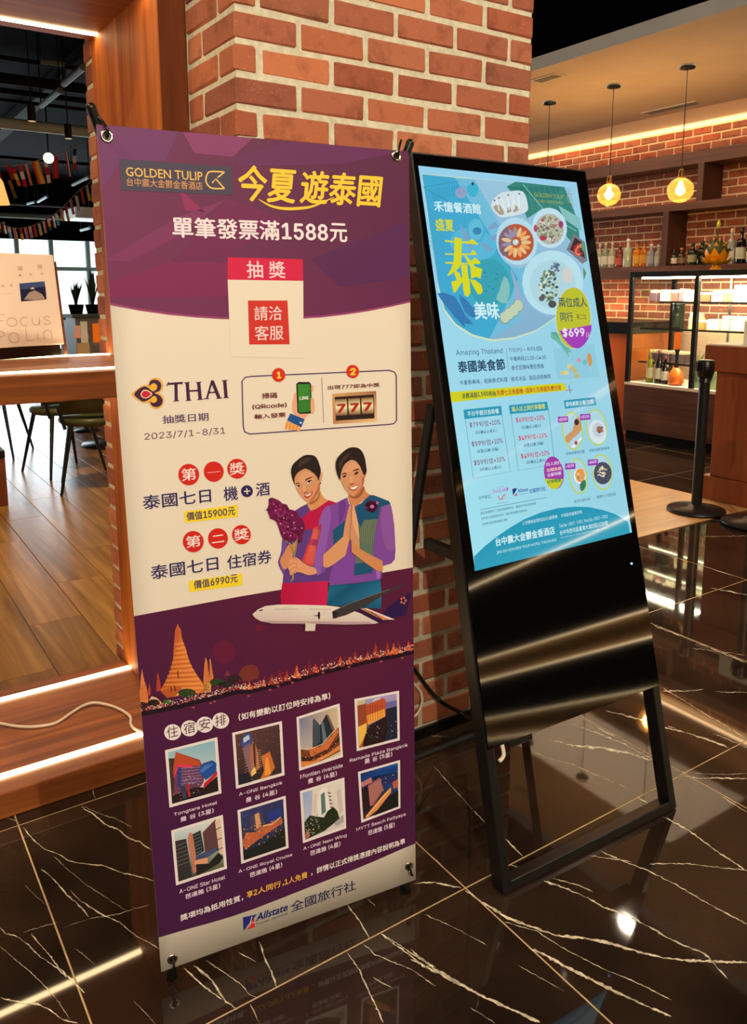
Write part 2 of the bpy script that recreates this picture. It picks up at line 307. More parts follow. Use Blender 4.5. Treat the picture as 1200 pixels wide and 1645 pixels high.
for (ox, oy, s), *rows in VEINS:
    for rw in rows:
        pts, w = rw.split(';'); P = [(ox+float(a.split(',')[0])/s, oy+float(a.split(',')[1])/s) for a in pts.split()]
        ribbon(vb, P, float(w)/s*1.2, .8)
vb.build('marble_vein', M['vein'], floor, kind='stuff')
# timber floor of the dining room
WZ = .055
wf = struct(MB().box(-7, 1.76, 2.69, 4.6, -.003, WZ-.004).box(-7, 4.2, 4.6, 18.3, -.003, WZ-.004).build('floor_dining', M['wood_dark']), 'honey brown plank floor of the dining room beyond the sill')
_pm = []
for L in (1.2,):
    for s in range(1):
        o = MB().bbox(0, .1975, 0, 1.197, -.008, 0, .0012).build('plank', M['plank']); _pm.append(o.data); bpy.data.objects.remove(o)
for i in range(15):
    x0 = -.25+.2*i; ph = (i*.43) % 1.2
    for j in range(-1, 7):
        y0 = 2.70+1.2*j+ph-.0
        if y0 < 2.69 : y0 = None
        if y0 is None or y0+1.2 > 10.9 or (x0 > 1.5 and y0 < 4.6) : continue
        inst('plank', _pm[0], (x0, y0, WZ), wf)
# short starter planks against the sill
for i in range(15):
    x0 = -.25+.2*i; ph = (i*.43) % 1.2
    if ph > .02 and x0 < 1.5: MB().bbox(x0, x0+.1975, 2.70, 2.70+ph-.003, WZ-.008, WZ, .001).build('plank', M['plank'], wf)
MB().box(-7, -.25, 2.7, 10.9, WZ-.003, WZ-.0005).box(2.75, 4.2, 4.6, 10.9, WZ-.003, WZ-.0005).box(-7, 4.2, 10.9, 18.3, WZ-.003, WZ-.0005).build('outer_planks', M['plank'], wf)
# shell
CH = 3.6
struct(MB().box(-7, 7.2, -8, 18.4, CH, CH+.1).build('ceiling', M['ceil_black']), 'black open ceiling above the whole room')
struct(MB().box(-7.2, 7.4, -8.2, -8, 0, CH).build('wall_back', M['wallpaint']), 'beige wall behind the viewer')
struct(MB().box(-7.2, -7, -8, 18.4, 0, CH).build('wall_left', M['wallpaint']), 'plain wall at the far left of the room')
struct(MB().box(-7, 7.2, 18.3, 18.5, 2.42, CH).box(-7, 7.2, 18.3, 18.5, 0, .12).build('wall_far', M['ceil_black']), 'dark lintel and sill around the far windows')
# far window band
win = sempty('window_1', 'bright floor to ceiling window band at the far end of the dining room', (0, 18.35, 0))
wx = [-7, -5.4, -3.8, -2.2, -.6, 1.0, 2.55]+[hit(28, 420, 1, 18.35).x, hit(83, 420, 1, 18.35).x, hit(145, 480, 1, 18.35).x, 6.2, 7.1]
for x in wx: MB().box(x-.04, x+.04, 18.3, 18.4, .12, 2.42).build('mullion', M['mullion'], win)
zt = hit(106, 432, 1, 18.35).z
for a, b_ in zip(wx, wx[1:]):
    MB().box(a+.05, b_-.05, 18.31, 18.39, zt-.04, zt+.04).build('transom', M['mullion'], win)
    MB().box(a+.05, b_-.05, 18.345, 18.355, .12, zt-.04).build('pane', M['pane2'], win)
    MB().box(a+.05, b_-.05, 18.345, 18.355, zt+.04, 2.42).build('pane', M['pane2'], win)
# ------------------------------------------------------------------ brick column
BP, BJ, BZ = .0718, .0125, .034
_bm = {}
def brickmesh(L, D, H, var, key='b'):
    k = (key, round(L, 3), round(D, 3), var)
    if k in _bm: return _bm[k]
    rr = random.Random(hash((round(L*1000), round(D*1000), var)) & 0xffff); bm = bmesh.new(); bmesh.ops.create_cube(bm, size=1)
    for v in bm.verts: v.co = Vector((v.co.x*L, v.co.y*D, v.co.z*H))
    bmesh.ops.bevel(bm, geom=bm.edges[:], offset=.0045, segments=1, affect='EDGES')
    for v in bm.verts: v.co += Vector((rr.uniform(-1, 1)*.0016, rr.uniform(-1, 1)*.0014, rr.uniform(-1, 1)*.0018))
    me = bpy.data.meshes.new('brick'); bm.to_mesh(me); bm.free(); me.materials.append(M['brick' if key == 'b' else 'brickwall']); _bm[k] = me; return me
colm = sempty('wall_column', 'brick column of terracotta bricks with pale mortar behind the banner', (1.3, 2.1, 0))
MB().box(.8345, 1.7595, 1.8105, 2.094, BZ, CH-.001).box(.831, 1.7575, 2.094, 2.69, BZ, CH-.001).box(.762, 1.7575, 2.6905, 2.775, BZ, CH-.001).build('mortar_core', M['mortar'], colm)
MB().box(.825, 1.77, 1.80, 2.093, 0, BZ).box(.831, 1.77, 2.093, 2.78, 0, BZ).build('skirting', M['skirt'], colm)
JA = [.83, .893, 1.09, 1.283, 1.479, 1.675, 1.764]; JB = [.83, .998, 1.19, 1.384, 1.583, 1.764]
rest = MB(); nb = 0
def addbrick(x0, x1, y0, y1, z0, big):
    global nb
    H = BP-BJ; L, D = x1-x0, y1-y0; c = ((x0+x1)/2, (y0+y1)/2, z0+H/2)
    if big:
        inst('brick', brickmesh(L, D, H, random.randrange(6)), (c[0]+random.uniform(-.001, .001), c[1]+random.uniform(-.0015, .0015), c[2]+random.uniform(-.0008, .0008)), colm); nb += 1
    else: rest.bbox(x0, x1, y0, y1, z0, z0+H, .004)
for k in range(49):
    z0 = BZ+BP*k+BJ/2; J = JA if k % 2 else JB; big = z0 < 2.30; h = BJ/2
    yc = 1.903 if k % 2 else 2.001; dep = .06
    for i in range(len(J)-1):
        x0 = J[i]+(h if i else 0); x1 = J[i+1]-(h if i < len(J)-2 else 0)
        if i == 0: addbrick(x0, x1, 1.807, yc-h, z0, big)
        else: addbrick(x0, x1, 1.807, 1.807+(.09 if i == len(J)-2 else dep), z0, big)
    addbrick(.83, .89, yc+h, 2.0935, z0, big)
    addbrick(.757, .80, 2.6915, 2.78, z0, big)
    for (a, b_) in ((1.91, 2.1), (2.11, 2.3), (2.31, 2.5), (2.51, 2.7)): rest.bbox(1.72, 1.764, a+(k % 2)*.09, b_+(k % 2)*.09-(.07 if b_ > 2.6 and k % 2 else 0), z0, z0+BP-BJ, .004)
rest.build('upper_bricks', M['brick'], colm, kind='stuff')
# ------------------------------------------------------------------ teak portal with light strips
por = sempty('trim_1', 'teak veneered portal frame with warm light strips left of the brick column', (-1.6, 2.1, 0))
MB().box(.757, .829, 2.0955, 2.690, .072, 2.098).build('jamb', M['woodv'], por)
MB().box(.7585, .829, 2.0932, 2.0954, .072, 2.098).build('front_shade_trim', wood('shadow_teak_veneer', (84, 40, 18), (112, 58, 26), 'Z', .6, spec=.1), por)  # thin darker panel over the jamb front; shade is put in its colour
MB().box(-4, .829, 2.0955, 2.69, 2.098, 2.12).box(-4, .829, 2.0955, 2.69, 2.12, CH-.002).build('soffit_panel', M['wood'], por)
MB().bbox(-4, .829, 2.0955, 2.69, .0005, .072, .003).build('sill', M['wood'], por)
for y in (2.176, 2.618):
    MB().box(-4, .7565, y-.011, y+.011, .0722, .0755).build('light_strip', M['led'], por)
    MB().box(-4, .7565, y-.011, y+.011, 2.0945, 2.0978).build('light_strip', M['led'], por)
cnt = thing('bar_counter', 'long teak counter board across the portal, light strips along its edges', 'counter', (-1.6, 2.39, 1.066))
MB().bbox(-4, .7565, 2.0965, 2.69, 1.066, 1.135, .003).build('worktop', M['wood'], cnt)
for y in (2.176, 2.668): MB().box(-4, .7562, y-.009, y+.009, 1.1352, 1.1385).build('light_strip', M['led'], cnt)
MB().box(-4, .7562, 2.657, 2.679, 1.0618, 1.0655).build('light_strip', M['led'], cnt)
MB().box(-4, -3.9, 2.12, 2.66, .075, 1.0615).build('end_panel', M['woodv'], cnt)
# display box "Focus PoLin" standing on the counter
zt_ = 1.1386
bl = hit(-60, 583, 2, zt_); br = hit(111, 570, 2, zt_); ex = (br-bl).normalized(); Ld = (br-bl).length
bz = (hit(97, 410, 1, br.y+.03).z-zt_)
fb = thing('display_box', 'tilted cream display box with a small sea photo, standing on the teak counter', 'box', bl)
bk = Vector((-ex.y, ex.x, 0)); mt = Matrix(((ex.x, bk.x, bk.x*.10, bl.x), (ex.y, bk.y, bk.y*.10-.0, bl.y), (0, 0, 1, zt_), (0, 0, 0, 1)))
# local (a along, b back, c up)
MB().bbox(0, Ld-.012, 0, .012, .034, bz, .002, mt).build('front_panel', M['white'], fb)
MB().box(.01, Ld-.02, .012, .06, .0, bz-.06, mt).build('body', M['plastic'], fb)
MB().box(Ld-.0119, Ld-.002, .004, .012, .0, bz-.02, mt).build('side_board', M['wood_dark'], fb)
FBM = mt; FBL = Ld; FBH = bz
# ------------------------------------------------------------------ bar wall on the right
XW = 7.0
BT = 2.868
rw = struct(MB().box(XW, XW+.2, -8, 18.4, 0, CH).build('wall_right', M['mortar2']), 'terracotta brick wall behind the bar')
zk = []; z = BT-.0718
while z > .95: zk.append(z); z -= .0718
restw = MB(); cntb = 0
for r_, z0 in enumerate(zk):
    ph = (r_ % 2)*.1
    for j in range(-26, 48):
        y0 = ph+j*.2; y1 = y0+.19
        vis = 4.05 < y0 < 6.75 and (z0 > 1.45 or 5.2 < y0 < 6.6) and not (z0 < 2.47 and z0 > 2.40) and cntb < 296
        if vis and (y0 < 6.5 or z0 > 2.5):
            inst('brick', brickmesh(.022, .186, .058, random.randrange(4), 'w'), (XW+.005, (y0+y1)/2, z0+.03), rw); cntb += 1
        else: restw.box(XW-.006, XW+.002, y0+.002, y1-.002, z0+.001, z0+.059)
restw.build('outer_bricks', M['brickwall'], rw, kind='stuff')
MB().box(XW-.012, XW-.001, -8, 9, BT+.02, 3.1).build('cove_plaster', M['plaster'], rw)
struct(MB().box(XW-.055, XW-.03, -8, 9, BT+.003, BT+.013).build('trim_2', M['cove']), 'hidden warm cove light along the top of the brick wall')
sof = sempty('ceiling_soffit', 'dropped plaster soffit over the bar', (5.4, 1, 2.9))
MB().box(4.385, 6.42, -8, 9, 2.9, 2.975).build('soffit_board', M['plaster'], sof)
MB().box(4.378, 4.385, -8, 9, 2.898, 2.985).build('fascia', M['fascia'], sof)
MB().box(6.42, XW-.02, -8, 9, 3.08, 3.1).box(6.42, 6.44, -8, 9, 2.975, 3.08).build('cove_lid', M['plaster'], sof)
for nm, (p, q) in {'a': ((1037, 182), (1123, 163)), 'b': ((858, 130), (902, 119))}.items():
    a = hit(*p, 2, 2.9); b_ = hit(*q, 2, 2.9); xm = (a.x+b_.x)/2
    av = thing('air_vent', 'long slot air vent in the soffit '+('between the two right pendant lamps and the wall' if nm == 'a' else 'nearest the brick column'), 'vent', (xm, (a.y+b_.y)/2, 2.9))
    MB().box(xm-.06, xm+.06, b_.y, a.y, 2.893, 2.8995).build('frame', M['white'], av)
    for k in (-.03, 0, .03): MB().box(xm+k-.006, xm+k+.006, b_.y+.02, a.y-.02, 2.890, 2.893).build('slat', M['duct'], av)
lamp('cove_wash', 'AREA', (6.92, 2.5, 2.905), (7.0, 2.5, 2.55), 34, WARM2, .08, sy=12)
# shelves
XS = 6.70
def zs(px, py, X=XS): return hit(px, py, 0, X).z
S1t, S1b = zs(942, 271), zs(946.5, 288); S2t, S2b = zs(1060, 329), zs(1060, 341)
S3t = zs(1090, 426.5); S3b = zs(960, 449)
shelf_tops = []
bs = thing('wall_shelf', 'dark wooden bar shelving of three long boards with upright dividers', 'shelf', (XS+.15, 5, S3b))
for (t_, b_, nm) in ((S1t, S1b, 'top_board'), (S2t, S2b, 'shelf_board'), (S3t, S3b, 'shelf_board')): MB().box(XS, XW-.013, 2.2, 8.6, b_, t_).build(nm, M['wood_dark'], bs)
for px, z0, z1 in ((1124, S2t, S1b), (1067, S3t, S2b)):
    y = hit(px, 300 if z0 > 2 else 390, 0, XS).y; MB().box(XS, XW-.013, y-.03, y+.03, z0, z1).build('divider', M['wood_darkv'], bs)
    MB().box(XS+.005, XW-.014, y-.034, y-.0305, z0+.002, z1-.002).build('divider_face', M['wood_darkv'], bs)
for yy, z0, z1 in ((2.9, S2t, S1b), (2.5, S3t, S2b), (7.4, S2t, S1b)): MB().box(XS, XW-.013, yy-.03, yy+.03, z0, z1).build('divider', M['wood_darkv'], bs)
# bottles on the shelf
def bottle(px, h, r, body, label=None, cap=(30, 30, 30), lab='', x=6.82, neck=.3, yoff=None, z=None, grp='spirit bottles on the bar shelf', ptop=None):
    zb = S3t if z is None else z; y = hit(px, 420, 0, x).y if yoff is None else yoff
    t = thing('liquor_bottle', lab, 'bottle', (x, y, zb), group=grp)
    hs = h*(1-neck)
    mn = 'glass_%d_%d_%d' % body
    MB().lathe([(.001, 0), (r*.96, 0), (r, .008), (r, hs*.86), (r*.8, hs*.95), (r*.38, hs+.01), (r*.34, h*.93)], (x, y, zb), 16).build('body', MATS.get(mn) or bottle_mat(mn, body), t)
    mn = 'cap_%d_%d_%d' % cap
    MB().lathe([(r*.4, h*.90), (r*.42, h), (.001, h)], (x, y, zb), 12).build('cap', MATS.get(mn) or mat(mn, cap, .4), t)
    if label:
        mn = 'label_%d_%d_%d' % label
        MB().lathe([(r*1.015, hs*.2), (r*1.015, hs*.66)], (x, y, zb), 16).build('label', MATS.get(mn) or mat(mn, label, .6), t)
    return t
B = [(963, .24, .038, (150, 150, 130), (200, 195, 180), (190, 190, 180), 'leftmost clear bottle beside the screen edge on the bar shelf'),
 (972, .25, .042, (130, 140, 120), (200, 200, 186), (180, 170, 150), 'clear bottle with pale label, second from left on the bar shelf'),
 (983, .25, .042, (150, 150, 130), (206, 200, 186), (190, 180, 170), 'clear bottle with cream label, third from left on the bar shelf'),
 (995, .20, .046, (120, 50, 40), (180, 80, 64), (60, 30, 20), 'stubby bottle with red label on the bar shelf'),
 (1008, .27, .048, (170, 180, 160), None, (200, 210, 200), 'tall clear decanter bottle right of the red label bottle'),
 (1023, .24, .044, (190, 110, 20), (200, 150, 40), (90, 60, 20), 'left one of the two amber whisky bottles on the bar shelf'),
 (1034, .24, .044, (176, 96, 16), (196, 140, 36), (90, 60, 20), 'right one of the two amber whisky bottles on the bar shelf'),
 (1045, .21, .042, (130, 130, 140), (150, 150, 160), (200, 190, 180), 'round silver grey bottle right of the amber bottles'),
 (1057, .20, .036, (150, 150, 140), (170, 168, 160), (180, 176, 170), 'small grey bottle against the shelf divider'),
 (1082, .155, .05, (40, 34, 26), (216, 210, 196), (40, 30, 24), 'squat dark bottle with oval white label in front of the divider'),
 (1094, .16, .042, (60, 40, 26), (120, 100, 80), (190, 110, 50), 'small brown bottle right of the oval labelled one'),
 (1112, .20, .046, (30, 36, 20), (150, 146, 110), (20, 20, 20), 'dark olive bottle with beige label left of the lotus vase'),
 (1127, .21, .05, (20, 22, 14), None, (20, 20, 20), 'black bottle half hidden behind the lotus vase'),
 (1173, .30, .038, (150, 150, 146), (190, 186, 176), (190, 170, 130), 'clear bottle with silver base right of the lotus vase'),
 (1189, .30, .045, (16, 14, 12), (180, 180, 164), (12, 12, 12), 'tall black bottle with white label near the right edge'),
 (1205, .22, .04, (30, 22, 14), (190, 180, 140), (14, 12, 10), 'dark bottle with cream label at the right edge')]
for px, h, r, body, lb, cp, lab in B: bottle(px, h*1.05, r*.96, body, lb, cp, lab)
# ------------------------------------------------------------------ refrigerated display case
FX, FY0, FY1 = 6.04, 3.05, 4.872
fr = thing('display_case', 'black framed glass cake display case on a dark wooden base by the brick wall', 'display case', (6.35, 3.96, 0))
MB().box(FX+.03, 6.66, FY0+.02, FY1-.02, .0005, .08).build('toe_kick', M['plastic'], fr)
MB().bbox(FX, 6.68, FY0, FY1, .08, .50, .003).build('wooden_base', M['wood_dark'], fr)
MB().box(FX, 6.68, FY0, FY1, .5005, .525).build('deck', M['white'], fr)
MB().bbox(FX, 6.68, FY0, FY1, 1.465, 1.515, .003).build('top_frame', M['black'], fr)
YM = hit(1115, 520, 0, FX).y
for y in (FY0, YM-.018, FY1-.036): MB().box(FX, FX+.036, y, y+.036, .5255, 1.4645).build('post', M['black'], fr)
for y in (FY0, FY1-.036): MB().box(6.644, 6.68, y, y+.036, .5255, 1.4645).build('post', M['black'], fr)
MB().box(FX+.012, FX+.018, FY0+.036, YM-.018, .5255, 1.4645).build('pane', M['pane'], fr)
MB().box(FX+.012, FX+.018, YM+.018, FY1-.036, .5255, 1.4645).build('pane', M['pane'], fr)
MB().box(FX+.036, 6.644, FY1-.02, FY1-.014, .5255, 1.4645).build('pane', M['pane'], fr)
SH = [hit(1060, 484, 0, 6.2).z, hit(1060, 527, 0, 6.2).z, hit(1050, 579, 0, 6.3).z]
for i, z in enumerate(SH):
    MB().box(6.16, 6.62, FY0+.04, FY1-(.24 if i == 0 else .05), z-.008, z).build('glass_shelf', M['pane'], fr)
    MB().box(6.155, 6.172, FY0+.04, FY1-(.24 if i == 0 else .05), z-.014, z-.0002).build('shelf_rail', M['ductdark'], fr)
    MB().box(6.175, 6.19, FY0+.06, FY1-.26, z-.014, z-.009).build('light_tube', M['case_led'], fr)
MB().box(6.08, 6.12, FY0+.06, FY1-.1, 1.448, 1.4645).build('light_tube', M['case_led'], fr)
for y in np.arange(FY0+.2, FY1-.2, .33): MB().box(6.625, 6.64, y, y+.02, .53, 1.46).build('rear_rail', M['steel'], fr)
lamp('case_glow', 'AREA', (6.14, 3.96, 1.445), (6.14, 3.96, .3), 26, (1, .9, .68), .03, sy=1.5)
lamp('case_back_wash', 'AREA', (6.70, 4.1, 1.45), (6.95, 4.1, .8), 16, (1, .8, .52), .03, sy=1.6)
def gbox(px, X, z, w, h, d, c, lab, nm='cake_box', cat='box', grp='goods in the display case'):
    y = hit(px, 500, 0, X).y; t = thing(nm, lab, cat, (X+d/2, y, z), group=grp); mn = 'card_%d_%d_%d' % c
    MB().bbox(X, X+d, y-w/2, y+w/2, z+.0004, z+h*.72, .002).build('tray', MATS.get(mn) or mat(mn, c, .6), t)
    MB().bbox(X+.005, X+d-.005, y-w/2+.004, y+w/2-.004, z+h*.7205, z+h, .004).build('lid', MATS.get('card_lid') or mat('card_lid', (232, 216, 180), .5), t); return t
cr = (240, 226, 186); pl = (110, 80, 90); br_ = (130, 76, 44)
GB = [(1047, 0, .09, .10, pl, 'purple striped carton on the top shelf, left end'), (1066, 0, .11, .10, cr, 'cream box with dark topping on the top shelf'), (1082, 0, .08, .10, (140, 70, 60), 'red brown carton on the top shelf'), (1092, 0, .05, .11, pl, 'second purple carton on the top shelf'), (1103, 0, .10, .10, cr, 'cream box beside the centre post on the top shelf'), (1130, 0, .12, .08, br_, 'brown cake tray right of the centre post'), (1150, 0, .12, .09, cr, 'cream price card box on the top shelf, right half'), (1168, 0, .10, .10, (170, 110, 80), 'pink brown carton on the top shelf, right half'), (1188, 0, .16, .14, (250, 240, 214), 'large white cake box on the top shelf at the right'),
 (1114, 1, .10, .14, (220, 200, 150), 'cream gift box with a bow on the second shelf'), (1126, 1, .06, .08, (206, 130, 70), 'orange carton on the second shelf'), (1146, 1, .13, .09, (250, 240, 214), 'low white box on the second shelf'), (1166, 1, .09, .12, (244, 230, 200), 'white box with gold top on the second shelf'), (1186, 1, .14, .12, (244, 232, 204), 'wide white box on the second shelf at the right'),
 (1050, 2, .07, .10, pl, 'leftmost purple carton on the lowest shelf'), (1061, 2, .07, .10, pl, 'second purple carton on the lowest shelf'), (1074, 2, .07, .10, pl, 'third purple carton on the lowest shelf'), (1087, 2, .07, .10, (90, 66, 74), 'fourth purple carton on the lowest shelf'), (1099, 2, .07, .10, (90, 66, 74), 'purple carton next to the centre post on the lowest shelf')]
for px, s, w, h, c, lab in GB: gbox(px, 6.25, SH[s], w*.86, h, .12, c, lab)
jb = thing('tall_canister', 'tall dark glass canister on the second shelf left of the centre post', 'canister', (6.45, hit(1090, 500, 0, 6.45).y, SH[1]))
MB().lathe([(.001, .001), (.055, .001), (.055, .22), (.05, .23), (.001, .23)], (6.45, hit(1090, 500, 0, 6.45).y, SH[1]), 16).build('body', mat('smoky_glass', (60, 70, 60), .15), jb)
MB().lathe([(.057, .21), (.057, .25), (.001, .25)], (6.45, hit(1090, 500, 0, 6.45).y, SH[1]), 16).build('lid', M['steel'], jb)
DZ = .5255
for px, h, r, body, lb, cp, lab in [(1044, .30, .032, (120, 116, 20), (206, 200, 160), (196, 156, 60), 'white wine bottle with yellow foil in the display case'),
 (1058, .30, .036, (26, 14, 12), (200, 196, 180), (130, 34, 34), 'taller red wine bottle with red foil in the display case'), (1068, .25, .033, (24, 12, 12), (206, 200, 188), (120, 26, 30), 'shorter red wine bottle with red foil in the display case'),
 (1049, .22, .03, (150, 150, 30), None, (170, 170, 60), 'slim yellow green bottle behind the wine bottles')]:
    bottle(px, h, r, body, lb, cp, lab, x=6.16 if px != 1049 else 6.3, z=DZ, yoff=hit(px, 600, 0, 6.16).y, grp='bottles on the deck of the display case')
yv = hit(1086, 600, 0, 6.16).y
dc = thing('round_decanter', 'round orange glass flask with a long dark neck in the display case', 'flask', (6.16, yv, DZ))
MB().lathe([(.001, .001), (.05, .001), (.066, .03), (.066, .08), (.045, .13), (.02, .155)], (6.16, yv, DZ), 18).build('body', mat('orange_glass', (226, 110, 40), .15, emit=None), dc)
MB().lathe([(.02, .155), (.014, .18), (.014, .29), (.022, .30), (.022, .315), (.001, .315)], (6.16, yv, DZ), 12).build('neck', M['ductdark'], dc)
for i, (px, lab) in enumerate(((1121, 'glass jar with pink sprigs in the display case'), (1148, 'glass jar partly behind the belt post in the display case'))):
    y = hit(px, 600, 0, 6.16).y; t = thing('glass_jar', lab, 'jar', (6.16, y, DZ), group='glass jars in the display case')
    MB().lathe([(.001, .001), (.05, .001), (.052, .16), (.04, .18), (.04, .2)], (6.16, y, DZ), 16).build('body', MATS.get('jar_glass') or mat('jar_glass', (130, 150, 110), .12), t)
    f = MB()
    for k in range(9):
        a = k*2.4; f.tube([(6.16, y, DZ+.18), (6.16+.02*math.cos(a), y+.03*math.sin(a), DZ+.24), (6.16+.04*math.cos(a), y+.06*math.sin(a), DZ+.27+.02*(k % 3))], lambda u: .004*(1-u*.7), 5, 3)
    f.build('sprigs', mat('sprig_green%d' % i, (90, 130, 50), .6), t)
# back counter left of the case
ycn = (4.95, 8.4); zc = hit(990, 517, 0, 6.2).z; zc2 = hit(990, 535, 0, 6.2).z
bc = thing('back_counter', 'orange veneered back counter with a black worktop left of the display case', 'counter', (6.5, 6.7, 0))
MB().bbox(6.2, 6.95, ycn[0], ycn[1], .0005, zc2, .003).build('body', mat('bright_orange_laminate', (214, 104, 24), .5), bc)
MB().bbox(6.16, 6.96, ycn[0]-.01, ycn[1], zc2, zc, .003).build('worktop', M['plastic'], bc)
lamp('counter_glow', 'AREA', (6.0, 6.2, zc2+.35), (6.4, 6.2, .5), 5, WARM2, .1, sy=1.2)
lamp('brick_wash', 'AREA', (6.84, 5.9, zc+.04), (6.99, 5.9, zc+.3), 4, WARM2, .05, sy=1.6)
# bar counter further along the same wall (seen in the kiosk glass)
b2 = thing('service_counter', 'long timber service counter with lit plinth along the brick wall behind the viewer', 'counter', (6.5, -2.6, 0))
MB().bbox(6.25, 6.95, -7.6, 1.4, .50, 1.42, .004).build('body', M['wood_darkv'], b2)
MB().box(6.30, 6.95, -7.6, 1.4, .23, .4995).build('lit_recess', M['lightwood'], b2)
MB().box(6.25, 6.95, -7.6, 1.4, .0005, .2295).build('plinth', M['plastic'], b2)
MB().bbox(6.15, 6.96, -7.62, 1.42, 1.4205, 1.47, .004).build('worktop', M['plastic'], b2)
MB().box(6.225, 6.245, -7.6, 1.4, 1.385, 1.40).build('light_strip', M['led'], b2)
for z0 in (.486, .2305): MB().box(6.26, 6.275, -7.6, 1.4, z0, z0+.012).build('light_strip', M['led'], b2)
# lotus vase with plant on top of the case
ly = hit(1152, 400, 0, 6.2).y; lz = 1.5155; lx = 6.2
lv = thing('lotus_vase', 'golden lotus shaped vase with green foliage standing on the display case', 'vase', (lx, ly, lz))
MB().lathe([(.001, 0), (.05, 0), (.045, .015), (.03, .03), (.035, .045), (.06, .06)], (lx, ly, lz), 18).build('foot', mat('golden_lacquer', (236, 160, 20), .3, .3), lv)
pe = MB()
for ring, (n, r0, r1, zr, tilt) in enumerate(((9, .04, .12, .05, .05), (8, .035, .10, .075, .10), (7, .03, .075, .09, .14))):
    for k in range(n):
        a = 2*math.pi*(k+.5*ring)/n; vs = []; nu, nv = 5, 4
        for i in range(nu):
            u = i/(nu-1); rr = r0+(r1-r0)*math.sin(u*1.4)/math.sin(1.4); zz = zr+tilt*u*u*.9-.01*math.sin(u*3)
            w = .042*math.sin(math.pi*min(1, u*.9+.1))**.7
            for j in range(nv):
                q = (j/(nv-1)-.5)*2; vs.append((lx+rr*math.cos(a)-q*w*math.sin(a), ly+rr*math.sin(a)+q*w*math.cos(a), lz+zz+.012*q*q))
        pe.add(vs, [(i*nv+j, i*nv+j+1, (i+1)*nv+j+1, (i+1)*nv+j) for i in range(nu-1) for j in range(nv-1)], True)
pe.build('petals', MATS['golden_lacquer'], lv)
fo = MB(); rr_ = random.Random(3)
for k in range(110):
    a = rr_.uniform(0, 6.28); e = rr_.uniform(.1, 1.45); R0 = .085*rr_.uniform(.85, 1.15); c = Vector((lx+R0*math.cos(a)*math.cos(e)*1.15, ly+R0*math.sin(a)*math.cos(e)*1.15, lz+.135+R0*math.sin(e)*1.3))
    d = (c-Vector((lx, ly, lz+.1))).normalized(); s = d.orthogonal().normalized()*.011; fo.add([c-s, c+d*.03, c+s, c-d*.012], [(0, 1, 2, 3)])
fo.sphere((lx, ly, lz+.15), .085, 14, 8, 1.1)
fo.build('foliage', mat('dark_green_leaf', (58, 66, 28), .6, noise=.5, nscale=60), lv)
st = MB(); st.tube([(lx, ly, lz+.22), (lx, ly+.004, lz+.30), (lx+.004, ly, lz+.36)], .006, 6, 4); st.build('stem', MATS['dark_green_leaf'], lv)
MB().lathe([(.001, 0), (.016, .02), (.018, .04), (.001, .075)], (lx, ly, lz+.335), 10).build('bud', mat('yellow_green_bud', (176, 176, 50), .5), lv)
f2 = MB()
for k in range(16):
    a = k*2.1; c = Vector((lx+.03*math.cos(a), ly+.03*math.sin(a), lz+.235+.004*(k % 5))); f2.sphere(c, .011, 6, 4)
f2.build('blossoms', mat('peach_blossom', (206, 130, 80), .6), lv)
# pendants
def pendant(px, py, gpx, gpy, r, lab, zg=None):
    a = hit(px, py, 2, 2.9); x, y = 5.18, a.y
    z = hit(gpx, gpy, 1, y).z if gpx else zg
    t = thing('pendant_lamp', lab, 'lamp', (x, y, z), group='amber glass pendant lamps over the bar')
    MB().lathe([(.001, .0), (.052, -.0), (.058, -.012), (.05, -.024), (.012, -.03), (.001, -.03)], (x, y, 2.8995), 20).build('canopy', M['black'], t)
    MB().cyl((x, y, 2.872), (x, y, z+r+.03), .0035, n=6).build('cord', M['plastic'], t)
    MB().lathe([(.001, .055), (.012, .055), (.02, .03), (.022, -.015), (.001, -.015)], (x, y, z+r), 14).build('socket', MATS.get('antique_brass') or mat('antique_brass', (120, 84, 40), .35, .8), t)
    MB().lathe([(max(.018, r*math.sin(math.pi*j/14)), -r*.95*math.cos(math.pi*j/14)) for j in range(0, 14)], (x, y, z), 48).build('globe', M['amber'], t)
    MB().lathe([(.001, -.045), (.022, -.03), (.028, 0), (.02, .03), (.012, .06), (.001, .062)], (x, y, z+.005), 12).build('bulb', M['bulb'], t)
    l = lamp('pendant_light', 'POINT', (x, y, z), None, 20, WARM, .04); l.parent = t; l.location = (0, 0, 0)
    return z
z2 = pendant(986, 136, 978, 313, .090, 'middle amber globe pendant, left of the two fully visible ones')
z3 = pendant(1105, 105, 1096, 306, .092, 'amber globe pendant nearest the right edge of the view')
pendant(883, 163, None, None, .09, 'amber globe pendant next to the brick column, globe hidden by the digital sign', z2)
# podium
pd = thing('podium', 'reddish brown wooden reception podium at the right edge', 'podium', (4.98, 2.5, 0))
MB().bbox(4.655, 5.3, 1.95, 3.105, .0065, .16, .004).build('plinth', M['wood_orange'], pd)
MB().bbox(4.68, 5.28, 1.98, 3.06, .16, .837, .004).build('body', M['wood_orange'], pd)
MB().bbox(4.66, 5.3, 1.95, 3.14, .8375, 1.0, .004).build('cap', M['wood_orange'], pd)
MB().bbox(4.67, 5.29, 1.96, 3.13, 1.0, 1.012, .003).build('top_sheet', M['white'], pd)
sy = hit(1193, 560, 0, 4.7).y; sz = hit(1193, 516, 0, 4.7).z
sg = thing('paper_stand', 'white paper card standing on the reception podium', 'card', (4.72, sy-.1, 1.012))
MB().box(4.70, 4.704, sy-.22, sy, 1.0125, sz).build('card', M['white'], sg)
MB().box(4.67, 4.75, sy-.22, sy, 1.0122, 1.0185).build('foot', M['pane'], sg)
